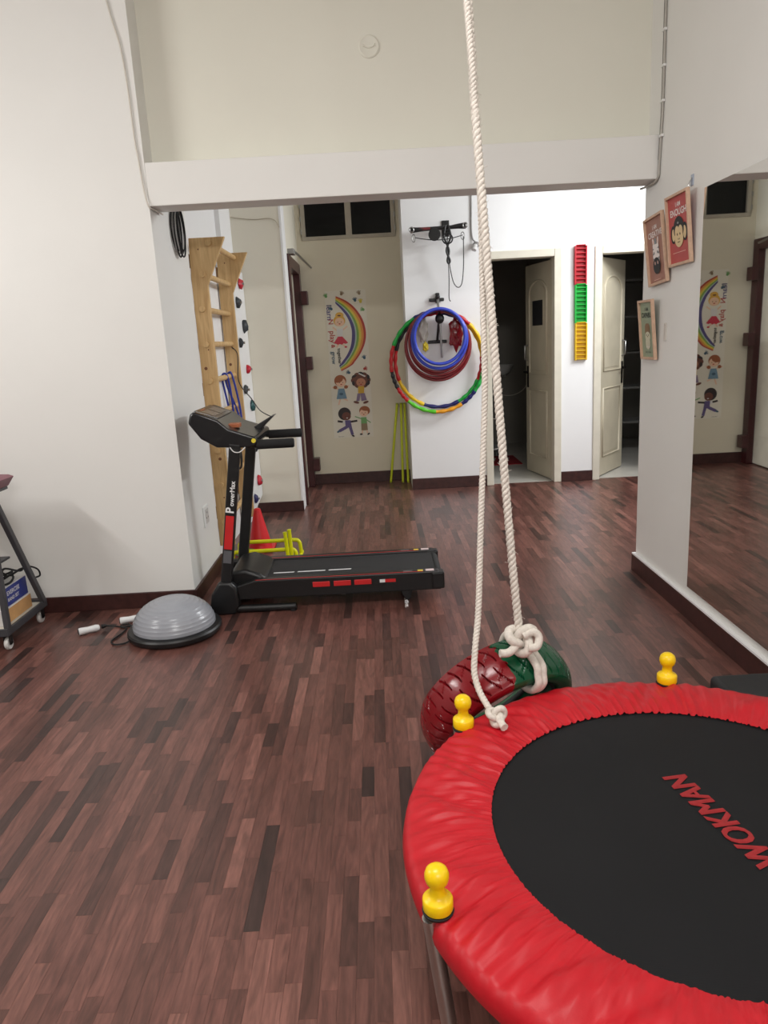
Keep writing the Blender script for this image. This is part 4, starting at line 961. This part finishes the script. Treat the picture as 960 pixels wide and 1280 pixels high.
lad = thing('climbing_ladder', 'tall pine climbing wall bars with round rungs and flared tops fixed beside the opening', 'wall bars', (-1.1, 5.4, .10))
for y in (4.95, 5.80):
    # local outline in x,z: a plank with an outward flare at the top
    pl = [(-1.163, .105), (-1.06, .105), (-1.06, 1.86), (-.925, 2.150), (-1.155, 2.150), (-1.163, 1.9)]
    r = MB().prism(pl, .034, (0, y+.034, 0), (1, 0, 0), (0, 0, 1)).build('side_board', pine, lad, bevel=.003)
    for z in (.45, .95, 1.45, 1.92, 2.08): MB().cyl((-1.10, y-.0012, z), (-1.10, y+.001, z), .005, n=8).build('screw', knot, r)
    for x, z in ((-1.13, 1.33), (-1.10, .72)): MB().lathe([(0, 0), (.011, 0), (0, .0012)], 14, plane_M((x, y-.0002, z), (1, 0, 0), (0, 0, 1))).build('wood_knot', knot, r)
    for z in (.30, 1.15, 1.97): MB().box((-1.1718, y+.002, z), (-1.163, y+.032, z+.085)).build('wall_bracket', mat('bracket_wood', (150, 112, 76), .55, var=.1), lad, bevel=.002)
rz = [(-1.03, 2.115), (-1.086, 1.925), (-1.11, 1.71), (-1.11, 1.485), (-1.11, 1.247), (-1.11, 1.018), (-1.11, .78), (-1.11, .54), (-1.11, .28)]
for x, z in rz: MB().cyl((x, 4.93, z), (x, 5.85, z), .019, n=14).build('rung', pine, lad, smooth=40)
def strap_thing(name, label, cat, paths, m, r, loc):
    t = thing(name, label, cat, loc)
    for p in paths: MB().tube(spline(p, 8), r, 8).build('loop', m, t, smooth=60)
    return t
rbm = mat('blue_rubber_tube', (36, 52, 150), .4)
rb = strap_thing('resistance_band', 'blue resistance tube looped over a rung of the wall bars', 'resistance band', [[(-1.09, 5.50, .70), (-1.085, 5.50, 1.0), (-1.09, 5.46, 1.22), (-1.11, 5.45, 1.274), (-1.135, 5.46, 1.23), (-1.115, 5.50, 1.0), (-1.10, 5.52, .70)], [(-1.05, 5.62, .72), (-1.055, 5.62, 1.0), (-1.085, 5.60, 1.24), (-1.11, 5.60, 1.274), (-1.138, 5.60, 1.2), (-1.075, 5.64, .95), (-1.06, 5.62, .70)]], rbm, .008, (-1.1, 5.5, .70))
MB().tube([(-1.095, 5.51, .72), (-1.095, 5.51, .60)], .016, 10).build('handle', bk, rb, smooth=50)
hs = thing('hanging_strap', 'black nylon strap with clip hanging low on the wall bars', 'strap', (-1.10, 5.4, .5))
MB().tube(spline([(-1.07, 5.45, .82), (-1.055, 5.45, .74), (-1.075, 5.45, .66), (-1.105, 5.45, .58), (-1.06, 5.45, .575), (-1.05, 5.45, .68), (-1.068, 5.45, .80)], 8), .009, 6).build('webbing', bk, hs, smooth=60)
MB().tube([(-1.075+.015*cos(a), 5.45, .835+.022*sin(a)) for a in [2*pi*k/14 for k in range(14)]], .004, 6, closed=True).build('snap_hook', chrome, hs, smooth=60)
tag(MB().tube(spline([(-1.10, 5.76, 1.46), (-1.05, 5.70, 1.40), (-1.06, 5.70, 1.2), (-.99, 5.78, 1.06), (-.93, 5.80, .96), (-.84, 5.8, .905)], 8), .004, 6).build('thin_cord', cordm, smooth=60, origin=(-1.05, 5.75, .92)), 'thin dark cord draped from a high rung of the wall bars', 'cord')

cpn = thing('climbing_board', 'narrow white climbing board with bolted plastic holds beside the wall bars', 'climbing board', (-1.1, 6.15, .15))
pw_ = mat('white_laminate', (232, 232, 232), .4, var=.01)
MB().prism([(5.86, .10), (6.395, .17), (6.395, 2.06), (5.86, 2.06)], .022, (-1.096, 0, 0), (0, 1, 0), (0, 0, 1)).build('board', pw_, cpn, bevel=.002)
MB().box((-1.124, 5.97, .35), (-1.096, 6.03, 1.95)).build('batten', mat('bracket_wood', (150, 112, 76), .55), cpn)
hcol = {'red': mat('hold_red', (186, 28, 48), .45), 'black': mat('hold_charcoal', (46, 50, 54), .55), 'teal': mat('hold_teal', (26, 78, 78), .5), 'navy': mat('hold_navy', (40, 36, 86), .5)}
for i, (y, z, c, s) in enumerate(((6.17, 1.955, 'red', .050), (5.99, 1.80, 'black', .050), (6.20, 1.62, 'black', .060), (5.96, 1.49, 'black', .045), (6.19, 1.275, 'red', .050), (5.98, 1.12, 'black', .050), (6.22, .975, 'teal', .056), (6.20, .33, 'red', .052), (5.97, .22, 'navy', .045), (6.2, .62, 'black', .045))):
    rng = random.Random(40+i); bm = bmesh.new(); bmesh.ops.create_icosphere(bm, subdivisions=2, radius=1)
    for v in bm.verts:
        k = 1+rng.uniform(-.18, .18)+.15*sin(3*v.co.y+i); v.co = Vector((max(v.co.x, -.15)*s*.6*k, v.co.y*s*.72*k, v.co.z*s*.80*k))+Vector((-1.068, y, z))
    q = MB().add([v.co.copy() for v in bm.verts], [tuple(x.index for x in f.verts) for f in bm.faces]); bm.free()
    h = q.build('hold', hcol[c], cpn, smooth=50); MB().cyl((-1.045, y, z), (-1.030, y, z), .010, n=8).build('bolt', metal, h)

coil = thing('cable_coil', 'coil of black and grey cable hung on the pier just under the beam', 'cable coil', (-1.12, 4.5, 2.0))
for k in range(7):
    ry, rz_ = .088-.006*(k % 4), .115+.008*(k % 3)
    MB().tube([(-1.122+.006*k, 4.51+.006*(k % 3)+ry*cos(a), 2.22-rz_+rz_*sin(a)+.03) for a in [2*pi*j/40 for j in range(40)]], .0045, 6, closed=True).build('turn', (black_rubber, mat('grey_cable', (150, 148, 146), .5))[k % 3 == 1], coil, smooth=60)
MB().cyl((-1.13, 4.51, 2.243), (-1.075, 4.51, 2.247), .006, n=8).build('nail', metal, coil)
ol = thing('power_outlet', 'white wall outlet plate low on the pier behind the treadmill', 'outlet', (-1.13, 4.50, .38))
MB().box((-1.1298, 4.44, .365), (-1.120, 4.56, .495)).build('plate', white_plastic, ol, bevel=.004)
MB().box((-1.120, 4.462, .385), (-1.1175, 4.538, .475)).build('face', mat('outlet_face', (200, 198, 194), .4), ol, bevel=.002)
for y, z in ((4.48, .42), (4.52, .42), (4.50, .452)): MB().cyl((-1.1178, y, z), (-1.1170, y, z), .006, n=10).build('pin_hole', bk, ol)
wr = tag(MB().tube(spline([(-1.124, 6.392, 2.50), (-1.05, 6.392, 2.485), (-.93, 6.392, 2.47), (-.82, 6.392, 2.475), (-.76, 6.392, 2.45), (-.735, 6.390, 2.40)], 8), .0035, 6).build('wire', mat('pale_wire', (190, 180, 160), .5), smooth=60, origin=(-.93, 6.395, 2.45)), 'thin pale wire running across the top of the cream column', 'wire')

# ================================================================== CONE, HURDLES, MAT by the wall bars
cn = thing('traffic_cone', 'red plastic training cone standing behind the treadmill', 'cone', (-.925, 5.20, 0))
MB().lathe([(0, .012), (.088, .012), (.086, .02), (.024, .300), (.016, .306), (0, .306)], 32, Matrix.Translation((-.925, 5.20, 0))).build('cone_body', mat('cone_red', (214, 24, 34), .4, var=.04), cn, smooth=40)
MB().box((-1.03, 5.095, 0), (-.82, 5.305, .014)).build('base', mat('cone_red', (214, 24, 34), .4), cn, bevel=.004)
hur = mat('yellow_hurdle_plastic', (226, 226, 10), .38, var=.03)
def hurdle(label, y, z, x0, x1, foot, lean):
    t = thing('agility_hurdle', label, 'hurdle', ((x0+x1)/2, y, 0), 'yellow hurdles behind the treadmill')
    MB().tube(spline([(x0, y, z-.05), (x0+.005, y, z-.012), (x0+.04, y, z), ((x0+x1)/2, y, z), (x1-.05, y, z), (x1-.01, y+.0, z-.012), (x1, y, z-.06), (x1, y, .014)], 5), .0135, 10).build('frame_tube', hur, t, smooth=60)
    MB().tube([(x0, y, z-.05), (x0, y, .014)], .0135, 10).build('leg', hur, t, smooth=60)
    for x in (x0, x1): MB().tube([(x, y-foot, .0135), (x, y+foot, .0135)], .0135, 10).build('foot', hur, t, smooth=60)
hurdle('yellow tube hurdle nearest to the treadmill deck', 4.62, .080, -1.04, -.585, .06, 0)
hurdle('yellow tube hurdle in the middle of the three', 4.78, .100, -1.045, -.61, .06, 0)
hurdle('yellow tube hurdle standing furthest from the treadmill deck', 4.95, .120, -1.03, -.60, .07, 0)
for k, (x, y) in enumerate(((-.655, 4.70), (-.632, 4.715))):
    t = thing('short_pole', ('short yellow pole standing upright, left of the pair' , 'short yellow pole standing upright, right of the pair')[k], 'pole', (x, y, 0), 'upright yellow hurdle poles')
    MB().tube([(x, y, 0), (x-.012+.004*k, y+.005, .235+.012*k)], .0130, 10).build('shaft', hur, t, smooth=50); MB().cyl((x-.012+.004*k, y+.005, .235+.012*k), (x-.0125+.004*k, y+.005, .243+.012*k), .0142, n=10).build('end_cap', hur, t, smooth=50)
fd = thing('floor_disc', 'dark red and green balance cushion on the floor by the wall bars', 'cushion', (-1.0, 5.02, 0))
MB().lathe([(0, 0), (.085, 0), (.095, .015), (.085, .028), (0, .028)], 32, Matrix.Translation((-.99, 5.0, 0))).build('lower_half', mat('cushion_red', (120, 16, 30), .45), fd, smooth=40)
MB().lathe([(0, .028), (.080, .028), (.06, .045), (0, .055)], 32, Matrix.Translation((-.99, 5.0, 0))).build('upper_half', mat('cushion_green', (60, 120, 70), .45), fd, smooth=40)

# ================================================================== TROLLEY AT THE LEFT EDGE
tro = thing('trolley', 'dark grey metal rolling trolley with slanted side leg at the left edge', 'trolley', (-2.18, 3.75, 0))
tg = mat('charcoal_steel', (74, 74, 78), .45, .3)
cx0, cx1, cy0, cy1 = -2.42, -1.955, 3.50, 3.93
tray = MB().box((cx0, cy0, .098), (cx1, cy1, .112)).build('tray', mat('tray_cream', (206, 200, 186), .5), tro)
for a, b in (((cx0, cy0-.014, .085), (cx1+.014, cy0, .125)), ((cx0, cy1, .085), (cx1+.014, cy1+.014, .125)), ((cx1, cy0, .085), (cx1+.014, cy1, .125)), ((cx0-.014, cy0-.014, .085), (cx0, cy1+.014, .125))): MB().box(a, b).build('tray_rim', tg, tray, bevel=.003)
for x in (cx0, cx1+.005):
    MB().beam((x, cy1-.012, .12), (x, 3.565, .83), .034, .026, (1, 0, 0)).build('side_leg', tg, tro, bevel=.004)
    MB().beam((x, cy0+.01, .12), (x, 3.53, .83), .034, .026, (1, 0, 0)).build('side_leg', tg, tro, bevel=.004)
tp = MB().box((cx0, 3.42, .80), (cx1, 3.76, .815)).build('top_shelf', tg, tro, bevel=.003)
MB().box((cx0, 3.50, .44), (cx1-.02, 3.70, .452)).build('middle_shelf', tg, tro, bevel=.003)
for x in (cx0+.03, cx1-.015):
    for y in (cy0+.03, cy1-.03):
        w = MB().lathe([(.008, -.010), (.030, -.010), (.034, -.005), (.034, .005), (.030, .010), (.008, .010)], 24, Matrix.Translation((x, y, .0345)) @ Matrix.Rotation(pi/2, 4, 'Y'), closed=True).build('caster_wheel', mat('white_wheel', (205, 203, 200), .4), tro, smooth=40)
        MB().box((x-.017, y-.016, .03), (x-.0125, y+.016, .086)).build('fork', bk, w); MB().box((x+.0125, y-.016, .03), (x+.017, y+.016, .086)).build('fork', bk, w); MB().cyl((x-.017, y, .0345), (x+.017, y, .0345), .009, n=10).build('axle', bk, w)
def carton(name, label, cat, a, b, faces, group=None):
    x0, y0, z0 = a; x1, y1, z1 = b
    t = thing(name, label, cat, ((x0+x1)/2, (y0+y1)/2, z0), group)
    MB().box(a, b).build('body', faces[0], t, bevel=.002)
    return t
bx1 = carton('carton', 'tan cardboard box with white side at the bottom of the trolley', 'box', (-2.36, 3.56, .1125), (-1.985, 3.86, .195), [mat('white_card', (210, 206, 204), .5)])
MB().box((-1.986, 3.565, .118), (-1.983, 3.855, .190)).build('side_panel', mat('tan_card', (196, 150, 98), .55, var=.12), bx1)
bx2 = carton('carton', 'blue and white printed box on top of the tan box on the trolley', 'box', (-2.35, 3.58, .1955), (-1.992, 3.85, .300), [mat('white_card', (210, 206, 204), .5)])
MB().box((-1.993, 3.582, .199), (-1.990, 3.848, .297)).build('side_panel', mat('blue_card', (38, 52, 130), .45), bx2)
F = Flat(plane_M((-1.990, 3.60, .24), (0, 1, 0), (0, 0, 1)))
F.text('EXERCISE', .03, .015, .032, twhite, bold=.0004); F.text('BAND SET', .03, -.018, .026, twhite, bold=.0003); F.build('lettering', bx2)
kc = thing('black_cable', 'tangled black cable lying on the boxes of the trolley', 'cable', (-2.05, 3.72, .30))
for k, (x, y, r) in enumerate(((-2.05, 3.70, .065), (-2.07, 3.76, .055), (-2.02, 3.78, .05), (-2.09, 3.70, .06))):
    MB().tube([(x+r*cos(a), y+r*.9*sin(a), .309+.012*k+.012*sin(2*a+k)+.012) for a in [2*pi*j/28 for j in range(28)]], .006, 6, closed=True).build('loop', black_rubber, kc, smooth=60)
MB().tube(spline([(-2.02, 3.80, .33), (-1.97, 3.84, .35), (-1.93, 3.87, .325), (-1.925, 3.88, .285), (-1.95, 3.87, .275)], 6), .005, 6).build('loop', black_rubber, kc, smooth=60)
purple = mat('mauve_card', (128, 78, 90), .5, var=.1)
pb = thing('gift_box', 'mauve folded card box on the top shelf of the trolley', 'box', (-2.2, 3.54, .815))
MB().prism([(-2.40, .8155), (-1.955, .8155), (-1.918, .865), (-1.945, .875), (-2.40, .90)], .20, (0, 3.77, 0), (1, 0, 0), (0, 0, 1)).build('box_body', purple, pb, bevel=.003)
MB().box((-2.30, 3.568, .84), (-2.05, 3.5695, .88)).build('paper_label', mat('white_card', (210, 206, 204), .5), pb)
db = thing('dumbbell', 'mauve vinyl dumbbell lying on the middle shelf of the trolley', 'dumbbell', (-2.08, 3.60, .452))
mauve = mat('mauve_vinyl', (150, 92, 100), .45)
MB().cyl((-2.16, 3.58, .492), (-2.03, 3.62, .492), .014).build('grip', mauve, db, smooth=40)
for x, y in ((-2.16, 3.58), (-2.03, 3.62)): MB().lathe([(0, -.03), (.034, -.03), (.040, -.02), (.040, .02), (.034, .03), (0, .03)], 6, Matrix.Translation((x, y, .4875)) @ Matrix.Rotation(.3, 4, 'Z') @ Matrix.Rotation(pi/2, 4, 'Y')).build('head', mauve, db, bevel=.004)

# ================================================================== INSIDE THE TWO STOREROOMS
rm = thing('doormat', 'red doormat with white stripes just inside the left doorway', 'mat', (1.35, 8.4, .002))
MB().box((1.03, 8.15, .002), (1.60, 8.75, .012)).build('mat_body', mat('red_mat', (140, 22, 34), .9, bump=.4, bscale=300), rm, bevel=.003)
for k in range(5): MB().beam((1.15+.08*k, 8.40, .0125), (1.20+.08*k, 8.60, .0125), .02, .002).build('stripe', mat('mat_white', (200, 190, 180), .9), rm)
st_ = thing('round_stool', 'low pale round plastic stool on the red doormat inside the left doorway', 'stool', (1.33, 8.72, .0125))
MB().lathe([(0, .10), (.17, .10), (.18, .112), (.17, .124), (0, .124)], 36, Matrix.Translation((1.33, 8.72, .012))).build('seat', mat('pale_plastic', (196, 200, 200), .4), st_, smooth=40)
for a in (.8, 2.4, 3.9, 5.5): MB().cyl((1.33+.13*cos(a), 8.72+.13*sin(a), .012), (1.33+.12*cos(a), 8.72+.12*sin(a), .112), .015, n=10).build('leg', mat('pale_plastic', (196, 200, 200), .4), st_, smooth=40)
bs = thing('wash_basin', 'white wash basin on the back wall inside the left doorway', 'basin', (1.55, 9.65, .95))
MB().lathe([(.05, .0), (.13, .04), (.17, .12), (.18, .14), (.16, .14), (.11, .05), (0, .03)], 32, Matrix.Translation((1.6, 9.61, .92))).build('bowl', mat('porcelain', (225, 225, 222), .2), bs, smooth=50)
MB().box((1.50, 9.70, .90), (1.70, 9.799, .98)).build('wall_bracket', mat('porcelain', (225, 225, 222), .2), bs, bevel=.01)
tag(MB().tube(spline([(1.90, 9.0, 1.9), (1.89, 9.0, 1.2), (1.85, 9.05, .85), (1.7, 9.2, .70), (1.45, 9.3, .72)], 8), .005, 6).build('cable', mat('white_cable', (214, 208, 198), .5), smooth=60, origin=(1.85, 9.0, .7)), 'white cable looping down inside the left doorway', 'cable')
sh = thing('shelf_unit', 'dark storage shelves with pale board edges inside the right doorway', 'shelves', (3.1, 8.6, 0))
for z in (.35, .75, 1.15, 1.55, 1.95): MB().box((2.75, 8.55, z), (3.45, 8.95, z+.022)).build('shelf_board', mat('shelf_grey', (120, 118, 114), .5), sh)
for x in (2.76, 3.43):
    for y in (8.56, 8.93): MB().box((x-.012, y-.012, .002), (x+.012, y+.012, 2.1)).build('post', mat('shelf_dark', (50, 48, 46), .5), sh)
